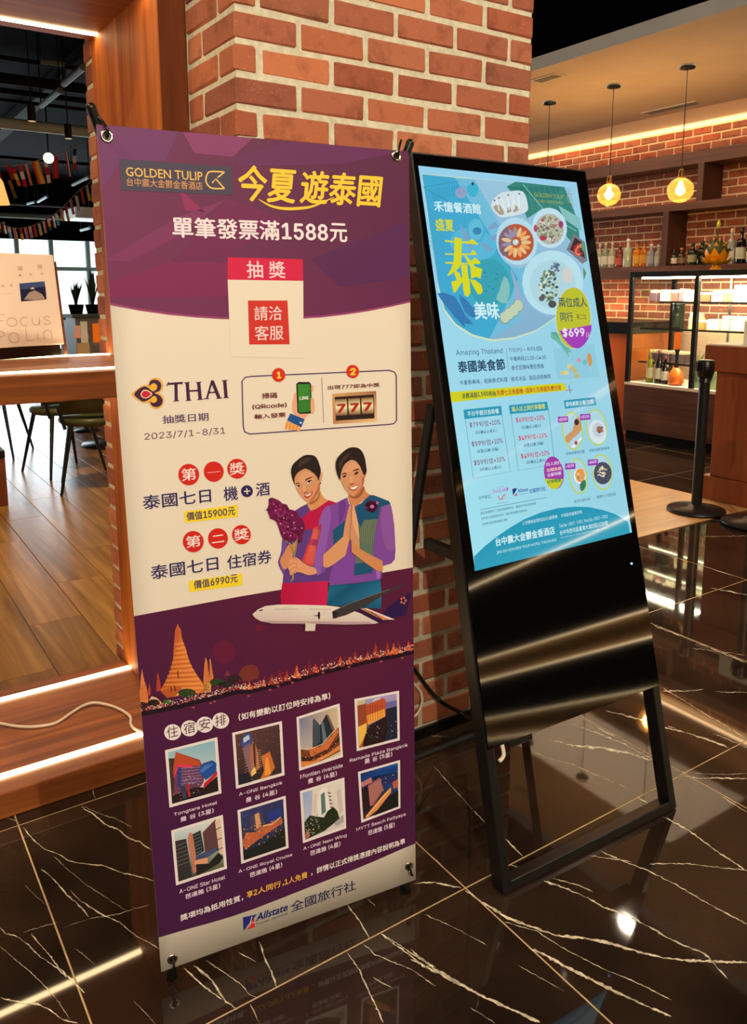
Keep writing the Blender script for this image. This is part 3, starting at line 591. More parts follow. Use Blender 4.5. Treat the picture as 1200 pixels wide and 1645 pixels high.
# belt posts
def stanchion(px, py, lab):
    a = hit(px, py, 2, .006); x, y = a.x, a.y
    t = thing('belt_post', lab, 'post', (x, y, .006), group='black belt posts')
    MB().lathe([(.001, .0), (.17, .0), (.172, .008), (.168, .018), (.06, .03), (.045, .045), (.001, .045)], (x, y, .0065), 32).build('base', M['black'], t)
    MB().cyl((x, y, .05), (x, y, .86), .0315, n=20).build('pole', M['black'], t)
    MB().lathe([(.0318, .80), (.0318, .80), (.045, .845), (.05, .86), (.05, .925), (.045, .935), (.001, .935)], (x, y, 0), 20).build('head', M['plastic'], t)
    MB().bbox(x-.056, x-.03, y-.022, y+.022, .865, .925, .004).bbox(x-.02, x+.02, y+.03, y+.056, .865, .925, .004).build('belt_clip', M['plastic'], t)
stanchion(1118, 821, 'black belt post with round base, wholly visible in front of the display case')
stanchion(1208, 842, 'black belt post cut off by the right edge of the view')
# ------------------------------------------------------------------ downlight fittings
for i, (x, y, ax, ay, p) in enumerate(DOWN):
    z = 3.2
    t = thing('track_spotlight', 'black track spotlight hung from the ceiling '+('over the aisle aimed at the digital sign' if i == 3 else ('above the viewer', 'behind the viewer', 'right of the brick column', '', 'in front of the teak portal', 'over the aisle aimed at the reception podium')[i]), 'spotlight', (x, y, z))
    d = (Vector((ax, ay, (.7, .7, .7, .37, 0, 0)[i]))-Vector((x, y, z))).normalized(); P = Vector((x, y, z))
    MB().cyl(P-d*.06+Vector((0, 0, .06)), P+d*.0+Vector((0,0,.0)), .044, .048, 20).build('housing', M['blackmatte'], t)
    MB().cyl(P-d*.0, P+d*.05, .0485, .0505, 20, cap=False).build('glare_shield', M['blackmatte'], t)
    MB().cyl(P+d*.003, P+d*.006, .046, n=20).build('lens', M['lamp_face'] if i != 3 else glow('bright_downlight_face', (255, 238, 212), 700), t)
    MB().cyl((x, y, z+.06), (x, y, CH-.001 if not (i == 3) else CH-.001), .008, n=8).build('stem', M['blackmatte'], t)
# ================================================================== DINING ROOM BEYOND THE PORTAL
def at(px, py, Y): return hit(px, py, 1, Y)
M['olive'] = mat('olive_leather', (74, 74, 40), .4, noise=.15); M['leg'] = mat('black_steel_leg', (14, 14, 14), .4)
def chair(lab):
    t = thing('dining_chair', lab, 'chair', (0, 0, 0), group='olive dining chairs', local=True)
    s = MB().lathe([(.001, .43), (.18, .43), (.205, .445), (.21, .465), (.19, .485), (.001, .49)], (0, 0, 0), 20, 1, 1.0); s.build('seat', M['olive'], t)
    b = MB(); n = 14; vs = []
    for i in range(n+1):
        a = math.radians(25+130*i/n)
        for r, z in ((.20, .50), (.225, .64), (.235, .78), (.22, .78), (.205, .64), (.185, .50)): vs.append((r*math.cos(a), r*math.sin(a), z+(.02*math.sin(math.pi*i/n))))
    b.add(vs, [(i*6+j, i*6+(j+1) % 6, (i+1)*6+(j+1) % 6, (i+1)*6+j) for i in range(n) for j in range(6)], True); b.build('backrest', M['olive'], t)
    for sx in (-1, 1):
        for sy_ in (-1, 1): MB().cyl((sx*.13, sy_*.13, .44), (sx*.21, sy_*.21, 0), .016, .009, 8).build('leg', M['leg'], t)
    for sx in (-1, 1): MB().cyl((sx*.165, .165, .42), (sx*.2, .17, .56), .011, n=8).build('back_stay', M['leg'], t)
    return t
ch0 = chair('olive dining chair nearest the teak sill, its front leg closest to the brick edge')
spots = [(1.40, 5.42, 2.9, None), (1.34, 6.02, 3.4, 'olive dining chair just behind the nearest one'), (1.97, 5.72, -1.2, 'olive dining chair beside the brick edge'), (1.05, 7.0, 2.6, 'dining chair with thin legs left of the nearest pair'), (.88, 7.7, 2.0, 'farthest dining chair under the counter at the left')]
for i, (x, y, rz, lab) in enumerate(spots):
    if i == 0: ch0.location = (x, y, WZ); ch0.rotation_euler = (0, 0, rz)
    else: dup(ch0, (x, y, WZ), rz, lab)
def table(x, y, r, h, top, lab):
    t = thing('round_table', lab, 'table', (x, y, WZ))
    MB().lathe([(.001, h-.03), (r, h-.03), (r, h), (.001, h)], (x, y, WZ), 28).build('tabletop', top, t)
    MB().cyl((x, y, WZ+.02), (x, y, WZ+h-.03), .035, n=12).build('pedestal', M['leg'], t)
    MB().lathe([(.001, 0), (.26, 0), (.25, .015), (.04, .03), (.001, .03)], (x, y, WZ), 20).build('foot', M['leg'], t)
tt = at(150, 562, 6.9); table(tt.x+.12, 6.9, .5, .74, M['white'], 'white table seen through the gap above the counter')
p = at(133, 557, 6.75); cd = thing('table_sign', 'small tan block sign on the white table', 'sign', (p.x, 6.75, .796))
MB().bbox(p.x-.05, p.x+.05, 6.73, 6.77, .796, .93, .003).build('block', mat('tan_kraft', (190, 156, 110), .6), cd)
MB().box(p.x-.002, p.x+.05, 6.771, 6.79, .7965, 1.10).build('card', M['white'], cd)
# planter partition, service column, plants
a = at(113, 506, 8.6); b_ = at(150, 560, 8.6)
pb = thing('planter_partition', 'dark brown wooden planter partition below the far window', 'planter', (a.x+.3, 8.8, WZ))
MB().bbox(a.x-.02, a.x+.95, 8.6, 9.0, WZ, a.z-.05, .004).build('box', M['wood_darkv'], pb)
MB().bbox(a.x-.05, a.x+.98, 8.57, 9.03, a.z-.05, a.z, .004).build('rim', M['ductdark'], pb)
rr = random.Random(11)
for i, (px, hgt, lab) in enumerate(((123, .30, 'spiky plant standing on the planter partition, left one'), (150, .42, 'spiky plant standing on the planter partition, right one'))):
    q = at(px, 504, 8.8); t = thing('potted_plant', lab, 'plant', (q.x, 8.8, a.z+.001), group='spiky plants on the partition')
    MB().lathe([(.001, 0), (.06, 0), (.08, .10), (.075, .10), (.001, .09)], (q.x, 8.8, a.z+.001), 12).build('pot', M['ductdark'], t)
    f = MB()
    for k in range(26):
        an = rr.uniform(0, 6.28); ti = rr.uniform(.05, .30); L = hgt*rr.uniform(.6, 1); base = Vector((q.x, 8.8, a.z+.09)); d = Vector((math.cos(an)*math.sin(ti), math.sin(an)*math.sin(ti), math.cos(ti)))
        s = d.cross(Vector((0, 0, 1))).normalized()*.014; f.add([base-s, base+s, base+d*L*.6+s, base+d*L+Vector((0, 0, -.03)), base+d*L*.6-s], [(0, 1, 2, 3, 4)])
    f.build('leaves', MATS.get('blue_green_leaf') or mat('blue_green_leaf', (60, 84, 60), .6), t)
q = at(158, 510, 8.2)
sc_ = thing('service_column', 'pale grey service cabinet with an orange lit niche beside the brick edge', 'cabinet', (q.x, 8.3, WZ))
MB().bbox(q.x-.24, q.x+.35, 8.12, 8.5, WZ, q.z, .004).build('body', mat('cool_grey_laminate', (150, 150, 160), .5), sc_)
MB().box(q.x-.27, q.x+.38, 8.1, 8.52, q.z, q.z+.03).build('top', M['duct'], sc_)
n0 = at(149, 520, 8.1); n1 = at(160, 550, 8.1)
MB().box(n0.x, n1.x+.06, 8.105, 8.119, n1.z, n0.z).build('niche', glow('orange_niche', (214, 96, 20), 1.0), sc_)
q = at(130, 532, 7.7)
tl = thing('table_lamp', 'small pinkish table lamp in front of the dark partition', 'lamp', (q.x, 7.7, WZ))
MB().cyl((q.x, 7.7, q.z-.06), (q.x, 7.7, q.z+.05), .065, .05, 16).build('shade', glow('pink_lampshade', (206, 130, 90), .8), tl)
MB().cyl((q.x, 7.7, WZ+.01), (q.x, 7.7, q.z-.06), .01, n=8).build('pole', M['leg'], tl)
MB().lathe([(.001, 0), (.12, 0), (.1, .015), (.001, .02)], (q.x, 7.7, WZ), 16).build('foot', M['leg'], tl)
# low wooden cabinet at far left under the counter
q = hit(14, 812, 2, WZ)
lc = thing('low_cabinet', 'orange brown low cabinet with black drawer band at the left edge below the counter', 'cabinet', (q.x-.4, q.y+.25, WZ))
MB().bbox(q.x-.9, q.x, q.y, q.y+.5, WZ, hit(12, 735, 1, q.y).z, .004).build('body', M['wood_orange'], lc)
zz = hit(12, 735, 1, q.y).z; MB().bbox(q.x-.9, q.x+.0, q.y-.01, q.y+.5, zz, zz+.05, .004).build('band', M['plastic'], lc)
# ------------------------------------------------------------------ ceiling services
def pz(px, py, z): return hit(px, py, 2, z)
def pipeX(px, py, z, r, name, lab, m, cat='pipe', x0=-3, x1=9):
    a = pz(px, py, z); o = MB().cyl((x0, a.y, z), (min(x1, 6.9), a.y, z), r, n=12).build(name, m, loc=(2, a.y, z)); o['label'] = lab; o['category'] = cat
def pipeY(px, py, z, w, h, name, lab, m, cat='duct', y0=3.2, y1=17):
    a = pz(px, py, z); o = MB().bbox(a.x-w/2, a.x+w/2, y0, y1, z, z+h, .004).build(name, m, loc=(a.x, (y0+y1)/2, z)); o['label'] = lab; o['category'] = cat
pipeX(0, 197, 3.15, .06, 'water_pipe', 'pale grey thick pipe running across the dark ceiling', mat('pale_pipe', (190, 206, 206), .5))
pipeX(0, 345, hit(0, 345, 1, 16).z, .045, 'cable_conduit', 'thin pale conduit low in the view above the far windows', M['duct'], 'conduit')
pipeX(0, 252, 3.3, .025, 'cable_conduit', 'thin dark conduit crossing near the flag garland', M['ductdark'], 'conduit')
pipeX(0, 92, 3.3, .02, 'cable_conduit', 'thin dark conduit highest in the view', M['ductdark'], 'conduit')
pipeX(0, 125, 3.33, .05, 'cable_conduit', 'dark grey conduit below the highest one', M['ductdark'], 'conduit')
pipeX(0, 145, 3.38, .03, 'cable_conduit', 'dim conduit third from the top of the view', M['ductdark'], 'conduit')
pipeX(0, 325, 3.0, .04, 'cable_conduit', 'dim conduit just above the low pale one', M['ductdark'], 'conduit')
pipeX(0, 160, 3.36, .02, 'cable_conduit', 'dim conduit fourth from the top of the view', M['ductdark'], 'conduit')
pipeY(63, 165, 3.46, .16, .12, 'air_duct', 'dark square duct running away from the viewer, right one', M['ductdark'])
#pipeY(20, 128, 3.45, .20, .14, 'air_duct', 'wide dark duct running away from the viewer, left one', M['ductdark'])
def linlight(p, q, z, lab):
    a, b_ = pz(*p, z), pz(*q, z); t = thing('light_track', lab, 'track', ((a.x+b_.x)/2, (a.y+b_.y)/2, z), group='pale light tracks')
    MB().cyl(a, b_, .026, n=8).build('rail', M['duct'], t)
    for e in (a, b_): MB().cyl((e.x, e.y, z+.03), (e.x, e.y, CH-.001), .006, n=6).build('hanger', M['ductdark'], t)
linlight((66, 170), (96, 145), 3.0, 'pale light track left of the nearest brick edge, lower half')
linlight((102, 135), (134, 108), 3.0, 'pale light track touching the brick edge high up')
linlight((117, 297), (143, 284), 3.0, 'pale light track near the brick edge at mid height')
linlight((61, 324), (76, 315), 3.0, 'short pale light track above the lower garland')
linlight((44, 327), (56, 324), 3.0, 'shortest pale light track left of its neighbour')
linlight((130, 370), (145, 366), 2.5, 'pale light track just above the far windows')
linlight((65, 98), (103, 103), 3.3, 'pale light track at the top running across')
for i, (px, py, lab) in enumerate(((109, 205, 'black cylinder spotlight hanging near the brick edge'), (50, 175, 'black cylinder spotlight left of the pale track'))):
    a = pz(px, py, 2.9); t = thing('ceiling_spot', lab, 'spotlight', (a.x, a.y, 2.85), group='black cylinder spotlights')
    MB().cyl((a.x, a.y, 2.8), (a.x, a.y, 2.93), .034, n=14).build('housing', M['blackmatte'], t)
    MB().cyl((a.x, a.y, 2.93), (a.x, a.y, CH-.001), .006, n=6).build('stem', M['blackmatte'], t)
    MB().cyl((a.x, a.y, 2.796), (a.x, a.y, 2.7995), .03, n=14).build('lens', glow('dim_lens%d' % i, (226, 190, 140), .7), t)
a = pz(78, 254, 2.9); t = thing('ceiling_spot', 'lit globe lamp glowing between the flags', 'lamp', (a.x, a.y, 2.85)); MB().sphere((a.x, a.y, 2.9), .06, 14, 8).build('globe', glow('globe_glow', (255, 232, 170), 7), t); MB().cyl((a.x, a.y, 2.96), (a.x, a.y, CH-.001), .01, n=6).build('stem', M['blackmatte'], t)
a = at(-9, 300, 7.5); t = thing('cone_pendant', 'warm glowing cone pendant at the left edge of the view', 'lamp', (a.x, 7.5, a.z-.1))
MB().lathe([(.11, -.14), (.07, .04), (.03, .10), (.001, .11)], (a.x, 7.5, a.z), 18).build('shade', glow('warm_shade', (240, 170, 90), 1.4), t); MB().cyl((a.x, 7.5, a.z+.1), (a.x, 7.5, CH-.001), .006, n=6).build('cord', M['blackmatte'], t)
a = at(112, 350, 15); b_ = at(160, 335, 15)
o = MB().bbox(a.x, a.x+3, 14.6, 15.4, at(130, 353, 15).z, at(150, 337, 15).z, .01).build('ceiling_cassette', M['fascia'], loc=(a.x+1.5, 15, at(130, 353, 15).z)); o['label'] = 'pale grey boxed air unit above the far windows next to the brick edge'; o['category'] = 'air unit'
# ------------------------------------------------------------------ flag garlands
def flagmesh(t, p0, w, h, cols, tilt, vert):
    vs, fs, cc = [], [], []; n = len(cols)
    for i, c in enumerate(cols):
        if vert: x0, x1, z0, z1 = i/n*w, (i+1)/n*w, 0, -h
        else: x0, x1, z0, z1 = 0, w, -i/n*h, -(i+1)/n*h
        k = len(vs)
        for x, z in ((x0, z0), (x1, z0), (x1, z1), (x0, z1)): vs.append((p0.x+x+tilt*z, p0.y+x*.5, p0.z+z+x*.25))
        fs.append((k, k+1, k+2, k+3)); cc += [c]*4
    mb = MB().add(vs, fs); o = mb.build('flag', M['ink'], t); ca = o.data.color_attributes.new('Col', 'FLOAT_COLOR', 'CORNER')
    for i, c in enumerate(cc): ca.data[i].color = (*lin(c), 1)
R_, Wt, Bl, Y_, G_, O_ = (190, 30, 34), (230, 220, 214), (40, 50, 120), (226, 190, 50), (50, 110, 50), (224, 120, 40)
def garland(Y, pts, flags, lab, s):
    P = [at(x, y, Y) for x, y in pts]; t = thing('flag_garland', lab, 'garland', P[len(P)//2])
    MB().tube(P, .008, 5, 5).build('string', MATS.get('garland_string') or mat('garland_string', (150, 140, 130), .8), t)
    for (x, y, w, h, cols, tilt, vert) in flags:
        p0 = at(x, y, Y); k = (Y/1303)*1.12; flagmesh(t, p0, w*k*.75, h*k, cols, tilt, vert)
garland(11, [(-40, 262), (0, 266), (30, 265), (50, 261), (75, 253), (100, 245), (120, 236), (140, 226)], [
 (9, 265, 8, 18, [R_, (150, 30, 30)], -.3, 0), (18, 270, 6, 22, [R_, Y_, O_], -.3, 0), (28, 264, 7, 28, [R_, Wt, R_], -.2, 0), (39, 263, 5, 27, [(220, 140, 130), (214, 120, 100)], -.2, 0), (50, 260, 14, 28, [(200, 60, 30), O_, Y_, O_], -.25, 1), (70, 256, 7, 30, [Wt, R_, Wt], -.1, 0), (83, 252, 12, 28, [R_, (200, 60, 60), R_], .0, 1), (104, 244, 7, 32, [R_, Wt, Bl], -.1, 1), (117, 239, 7, 28, [Bl, Wt, R_], .05, 0),
 (-12, 266, 10, 26, [G_, Wt, R_], -.2, 1), (12, 290, 6, 22, [(150, 110, 50), (120, 90, 40)], -.3, 0), (2, 305, 6, 20, [(110, 160, 180), (90, 130, 150)], -.3, 0)], 'nearer garland of national flags hanging across the dark ceiling', 1)
fl2 = []; cyc = [[Wt, Y_, G_], [R_, Wt], [Wt, (120, 170, 190)], [Wt, R_, Wt], [R_, Y_], [(200, 150, 150), R_], [Wt, (190, 190, 200)], [R_, (150, 40, 60)], [(190, 170, 120), Y_], [Wt, R_]]
pp = [(-6, 355), (2, 357), (11, 364), (20, 366), (30, 367), (38, 366), (45, 364), (52, 362), (60, 360), (68, 356), (75, 352), (82, 348), (88, 344), (96, 337), (103, 331), (111, 320), (120, 315), (128, 304), (137, 298)]
for i, (x, y) in enumerate(pp): fl2.append((x, y, 5.5, 15 if i < 14 else 20, cyc[i % 10], -.15, i % 2))
garland(14.5, [(-40, 345), (-6, 355), (20, 366), (45, 364), (75, 352), (103, 331), (125, 308), (150, 290)], fl2, 'farther garland of small flags dipping above the windows', 1)
# ================================================================== DIGITAL SIGN (A-frame kiosk)
TLT = math.radians(15.6)
KO = Vector((1.1435, 1.178, .0)); KE = Vector((.5907, -.0197, 0)).normalized(); KH = Vector((-KE.y, KE.x, 0))
_k = Vector((1.216, 1.648, 1.672))-KO; KL = _k.length; KU = _k/KL; KN = KE.cross(KU).normalized(); KW = .592
def kp(a, c, n=0): return KO+KE*a+KU*c+KN*n
KM = Matrix(((KE.x, -KN.x, KU.x, KO.x), (KE.y, -KN.y, KU.y, KO.y), (KE.z, -KN.z, KU.z, KO.z), (0, 0, 0, 1)))   # local: along, back, up
def homog(quad, W, H):
    A = []; b = []
    for (x, y), (u, v) in zip(quad, ((0, H), (W, H), (W, 0), (0, 0))):
        A.append([x, y, 1, 0, 0, 0, -u*x, -u*y]); b.append(u); A.append([0, 0, 0, x, y, 1, -v*x, -v*y]); b.append(v)
    h = np.append(np.linalg.solve(np.array(A), np.array(b)), 1).reshape(3, 3)
    return lambda x, y: (lambda q: (q[0]/q[2], q[1]/q[2]))(h@np.array([x, y, 1.0]))
# the plane of the kiosk front: pixel outline of its four corners in the photo -> metres on the front
kuv = homog(((659, 242), (941, 271), (1086, 1299), (811, 1441)), KW, KL)
cg = (kuv(783, 1208)[1]+kuv(1053, 1103)[1])/2
ks = thing('digital_sign', 'black A-frame digital sign with a lit pale blue menu screen leaning back beside the banner', 'sign', KO+KE*KW/2)
FWD = .024; DP = .042
for (a0, a1, c0, c1, nm) in ((0, FWD, .0, KL, 'frame_side'), (KW-FWD, KW, .0, KL, 'frame_side'), (FWD, KW-FWD, 0, .026, 'frame_bottom'), (FWD, KW-FWD, KL-.012, KL, 'frame_top')):
    MB().bbox(a0, a1, .002, DP, c0 if c0 else .004, c1, .002, KM).build(nm, M['black'], ks)
MB().bbox(.004, KW-.004, -.002, .003, cg, KL-.006, .0008, KM).build('front_glass', M['glass_black'], ks)
MB().bbox(FWD+.001, KW-FWD-.001, .0035, .05, cg+.004, KL-.013, .003, KM).build('back_housing', M['blackmatte'], ks)
q = kuv(1012, 908); MB().sphere(kp(q[0], q[1], .003), .0028, 8, 6).build('indicator_light', M['blue_led'], ks, label='small blue standby light')
# rear support
rt = hit(702, 660, 0, KO.x+.01); rm = hit(668, 862, 0, KO.x+.01); dv = (rm-rt); foot = rt+dv*((rt.z-.008)/(rt.z-rm.z))
foot.y = min(foot.y, 1.765)
def behind(x, z, d=.062): return KO.y+(-d-(x-KO.x)*KN.x-z*KN.z)/KN.y
for xo in (0, KW-.03):
    tp = Vector((KO.x+KU.x*rt.z/KU.z+xo+.014, 0, rt.z)); tp.y = behind(tp.x, tp.z); MB().cyl(tp, foot+Vector((xo, 0, 0)), .013, n=8).build('rear_leg', M['blackmatte'], ks)
zb = .72; f_ = (rt.z-zb)/(rt.z-foot.z); yb = rt.y+(foot.y-rt.y)*f_
fy = KO.y+KH.y*math.tan(TLT)*zb+.03
for xo in (0.012, KW-.018): MB().box(KO.x+KU.x*zb+xo-.004, KO.x+KU.x*zb+xo+.018, behind(KO.x+xo+.02, zb, .045), yb, zb-.012, zb+.012).build('spreader_bar', M['blackmatte'], ks)
MB().cyl(foot+Vector((.013, 0, .01)), foot+Vector((KW-.04, 0, .01)), .011, n=8).build('rear_crossbar', M['blackmatte'], ks)
q = kp(.13, cg-.03, -.03); MB().bbox(.10, .17, .035, .06, cg-.03, cg+.01, .003, KM).build('socket_bracket', M['black'], ks)
# power cables
def cable(name, pts, r, m, lab): 
    o = MB().tube(pts, r, 8, 8).build(name, m, loc=pts[0]); o['label'] = lab; o['category'] = 'cable'
cable('power_cable', [hit(640, 1040, 1, 1.79), hit(668, 1078, 1, 1.785), hit(690, 1108, 1, 1.77), hit(712, 1130, 1, 1.74), hit(735, 1142, 1, 1.70), hit(757, 1154, 1, 1.62)+Vector((0, 0, 0)), kp(.02, .40, -.06)], .006, M['plastic'], 'black power cable drooping in front of the lowest column bricks')
cable('network_cable', [hit(650, 1085, 1, 1.79), hit(665, 1098, 1, 1.785), hit(676, 1112, 1, 1.782), hit(678, 1130, 1, 1.78), hit(670, 1147, 1, 1.783), hit(655, 1156, 1, 1.79)], .0045, M['whitecable'], 'white cable looping out beside the right edge of the banner')
kc = [kp(.085, cg+.02, -.06), kp(.088, cg-.02, -.055), kp(.085, cg-.045, -.05), kp(.07, cg-.055, -.05)]
cable('signal_cable', kc, .005, M['white'], 'short white cable end curling below the screen of the digital sign')
cable('floor_cable', [hit(-40, 1155, 2, .078), hit(0, 1162, 2, .078), hit(30, 1167, 2, .078), hit(60, 1167, 2, .078), hit(90, 1161, 2, .078), hit(115, 1145, 2, .078), hit(135, 1133, 2, .079), hit(155, 1129, 2, .080), hit(185, 1136, 2, .078), hit(208, 1150, 2, .078), hit(210, 1162, 2, .078), hit(215, 1170, 2, .079), hit(228, 1176, 2, .083)], .0042, M['whitecable'], 'white cable snaking over the teak sill between the two light strips')
# ================================================================== FLAT PRINT TOOLS (banner and screen)
BO = Vector((.427, 1.378, .03)); BE = Vector((.562, -.074, 0)).normalized(); BH = Vector((-BE.y, BE.x, 0)); _t = math.radians(-.5)
_b = Vector((.387, 1.369, 1.595))-BO; BL_ = _b.length+.003; BU = _b.normalized(); BN = BE.cross(BU).normalized(); BW = .567
def bow(u, v):      # the cloth hangs a little slack between its four hooks
    x = u/BW; y = v/BL_; return 0.0
buv = homog(((155, 203), (657, 237), (668, 1413), (259, 1562)), BW, BL_)
def bp(u, v, l=0): return BO+BE*u+BU*v+BN*(bow(u, v)+.0002*l)
def spt(u, v, l=0): return kp(u, v, .0025+.0001*l)
INK_L = (.76, .663, .529)
def inkc(c):
    q = lin(c); return tuple(max(.004, min(.92, q[i]*.80/INK_L[i])) for i in range(3))
def scrc(c): return tuple(v*1.0 for v in lin(c))
FBbow = None
class Print:
    """flat artwork made of little coloured polygons lying on a sheet; o/s turn crop coordinates into photo pixels, uv turns those into metres on the sheet"""
    def __init__(s, uv, pos, colf, m, parent): s.uv, s.pos, s.colf, s.m, s.parent = uv, pos, colf, m, parent; s.o = (0, 0); s.s = 1; s.clip = None; s.reset()
    def reset(s): s.v = []; s.f = []; s.c = []
    def at(s, ox, oy, sc): s.o = (ox, oy); s.s = sc; return s
    def px(s, x, y): return (s.o[0]+x/s.s, s.o[1]+y/s.s)
    def pts(s, t): return [tuple(float(a) for a in p.split(',')) for p in t.split()] if isinstance(t, str) else t
    def smooth(s, P, n=4):
        Q = []; m = len(P)
        for i in range(m):
            a, b, c, d = (Vector(P[(i+k) % m]) for k in (-1, 0, 1, 2))
            for k in range(n): u = k/n; Q.append(tuple(.5*((2*b)+(c-a)*u+(2*a-5*b+4*c-d)*u*u+(3*b-a-3*c+d)*u**3)))
        return Q
    def poly(s, t, col, l=1, sm=0, raw=False):
        P = s.pts(t)
        if sm: P = s.smooth(P, sm)
        uvs = P if raw else [s.uv(*s.px(*p)) for p in P]
        # densify long edges lightly is not needed; sheet is nearly flat
        if s.clip:
            W_, H_ = s.clip
            for ax, lim, sg in ((0, 0, 1), (0, W_, -1), (1, 0, 1), (1, H_, -1)):
                out = []
                for i in range(len(uvs)):
                    a, b = uvs[i-1], uvs[i]; da, db = (a[ax]-lim)*sg, (b[ax]-lim)*sg
                    if (da >= 0) != (db >= 0): t_ = da/(da-db); out.append((a[0]+(b[0]-a[0])*t_, a[1]+(b[1]-a[1])*t_))
                    if db >= 0: out.append(b)
                uvs = out
                if len(uvs) < 3: return s
        k = len(s.v); s.v += [s.pos(u, v, l) for u, v in uvs]; s.f.append(tuple(range(k, k+len(uvs)))); m_ = len(uvs); cs = [col[int(i_*len(col)/m_)] for i_ in range(m_)] if isinstance(col, list) else [col]*m_; s.c += [cs]
        return s
    def ell(s, x, y, rx, ry, col, l=1, rot=0, n=24, a0=0, a1=360):
        r = math.radians(rot); P = []
        full = (a1-a0) >= 360; m = n if full else n+1
        for i in range(m):
            a = math.radians(a0+(a1-a0)*i/n); X, Y = rx*math.cos(a), ry*math.sin(a); P.append((x+X*math.cos(r)-Y*math.sin(r), y+X*math.sin(r)+Y*math.cos(r)))
        return s.poly(P, col, l)
    def line(s, t, w, col, l=1, closed=False, sm=0):
        P = s.pts(t)
        if sm and not closed:
            Q = []; m = len(P)
            for i in range(m-1):
                a, b, c, d = (Vector(P[max(0, min(m-1, i+k))]) for k in (-1, 0, 1, 2))
                for k in range(sm): u = k/sm; Q.append(tuple(.5*((2*b)+(c-a)*u+(2*a-5*b+4*c-d)*u*u+(3*b-a-3*c+d)*u**3)))
            P = Q+[P[-1]]
        if closed: P = s.smooth(P, 3) if sm else P; P = P+[P[0]]
        P = [Vector(p) for p in P]; L = []; R = []
        for i, p in enumerate(P):
            a = P[max(0, i-1)] if not closed else P[(i-1) % (len(P)-1)]; b = P[min(len(P)-1, i+1)] if not closed else P[(i+1) % (len(P)-1)]
            d = (b-a).normalized() if (b-a).length > 1e-9 else Vector((1, 0)); n = Vector((-d.y, d.x)); ww = (w(i/(len(P)-1)) if callable(w) else w)/2; L.append(p+n*ww); R.append(p-n*ww)
        for i in range(len(P)-1): s.poly([tuple(L[i]), tuple(L[i+1]), tuple(R[i+1]), tuple(R[i])], col, l)
        return s
    def done(s, name, label=None, parent=None, **k):
        me = bpy.data.meshes.new(name); off = OFF[(parent or s.parent).name]
        me.from_pydata([tuple(v-off) for v in s.v], [], s.f); me.update()
        nrm = s.pos(.1, .1, 100)-s.pos(.1, .1, 0)
        ca = me.color_attributes.new('Col', 'FLOAT_COLOR', 'CORNER'); i = 0
        for f, cs in zip(me.polygons, s.c):
            for c in cs: ca.data[i].color = (*s.colf(c), 1); i += 1
        me.materials.append(s.m); o = bpy.data.objects.new(name, me); COL.objects.link(o); o.parent = parent or s.parent; OFF[o.name] = off
        if label: o['label'] = label
        for a, b in k.items(): o[a] = b
        s.reset(); return o
# text: queued, converted to flat meshes in one go
TXT = []
def text(pr, body, bl, tr, col, bold=0, l=3, shear=0, name='lettering', raw=False):
    a = pr.uv(*pr.px(*bl)) if not raw else bl; b = pr.uv(*pr.px(*tr)) if not raw else tr
    TXT.append((pr, body, a, b, col, bold, l, shear, name, pr.parent))
def text1(pr, body, bl, br, h, col, bold=0, l=3, shear=0, name='lettering'):
    """baseline from bl to br, height h in crop pixels measured upwards at bl"""
    a = pr.uv(*pr.px(*bl)); b = pr.uv(*pr.px(*br)); t = pr.uv(*pr.px(bl[0], bl[1]-h)); TXT.append((pr, body, a, (b[0], a[1]+(t[1]-a[1])), col, bold, l, shear, name, pr.parent))
def split_runs():
    out = []
    for T in TXT:
        s = T[1]; asc = [ord(c) < 128 for c in s]
        if all(asc) or not any(a and c != ' ' for a, c in zip(asc, s)) : out.append(T); continue
        W = [(1.0 if not a else (.30 if c in ' ,.:' else .34 if c in '()' else .60)) for a, c in zip(asc, s)]; tot = sum(W); a, b = T[2], T[3]; i = 0; acc = 0
        while i < len(s):
            j = i
            while j < len(s) and asc[j] == asc[i]: j += 1
            w = sum(W[i:j]); body = s[i:j]; u0 = a[0]+(b[0]-a[0])*acc/tot; u1 = a[0]+(b[0]-a[0])*(acc+w)/tot; em = (b[0]-a[0])/tot; acc += w; i2 = i; i = j
            if not body.strip() or body in '，。': continue
            lead = (len(body)-len(body.lstrip()))*.3*em; tail = (len(body)-len(body.rstrip()))*.3*em; H = b[1]-a[1]
            v0, v1 = (a[1], b[1]) if not asc[i2] or '(' in body or ')' in body or ',' in body or '/' in body else (a[1]+.06*H, b[1]-.08*H)
            if all(c in '·~+-' for c in body.strip()): v0, v1 = a[1]+.38*H, b[1]-.42*H
            out.append((T[0], body.strip(), (u0+lead+.05*em, v0), (u1-tail-.05*em, v1))+T[4:])
    TXT[:] = out
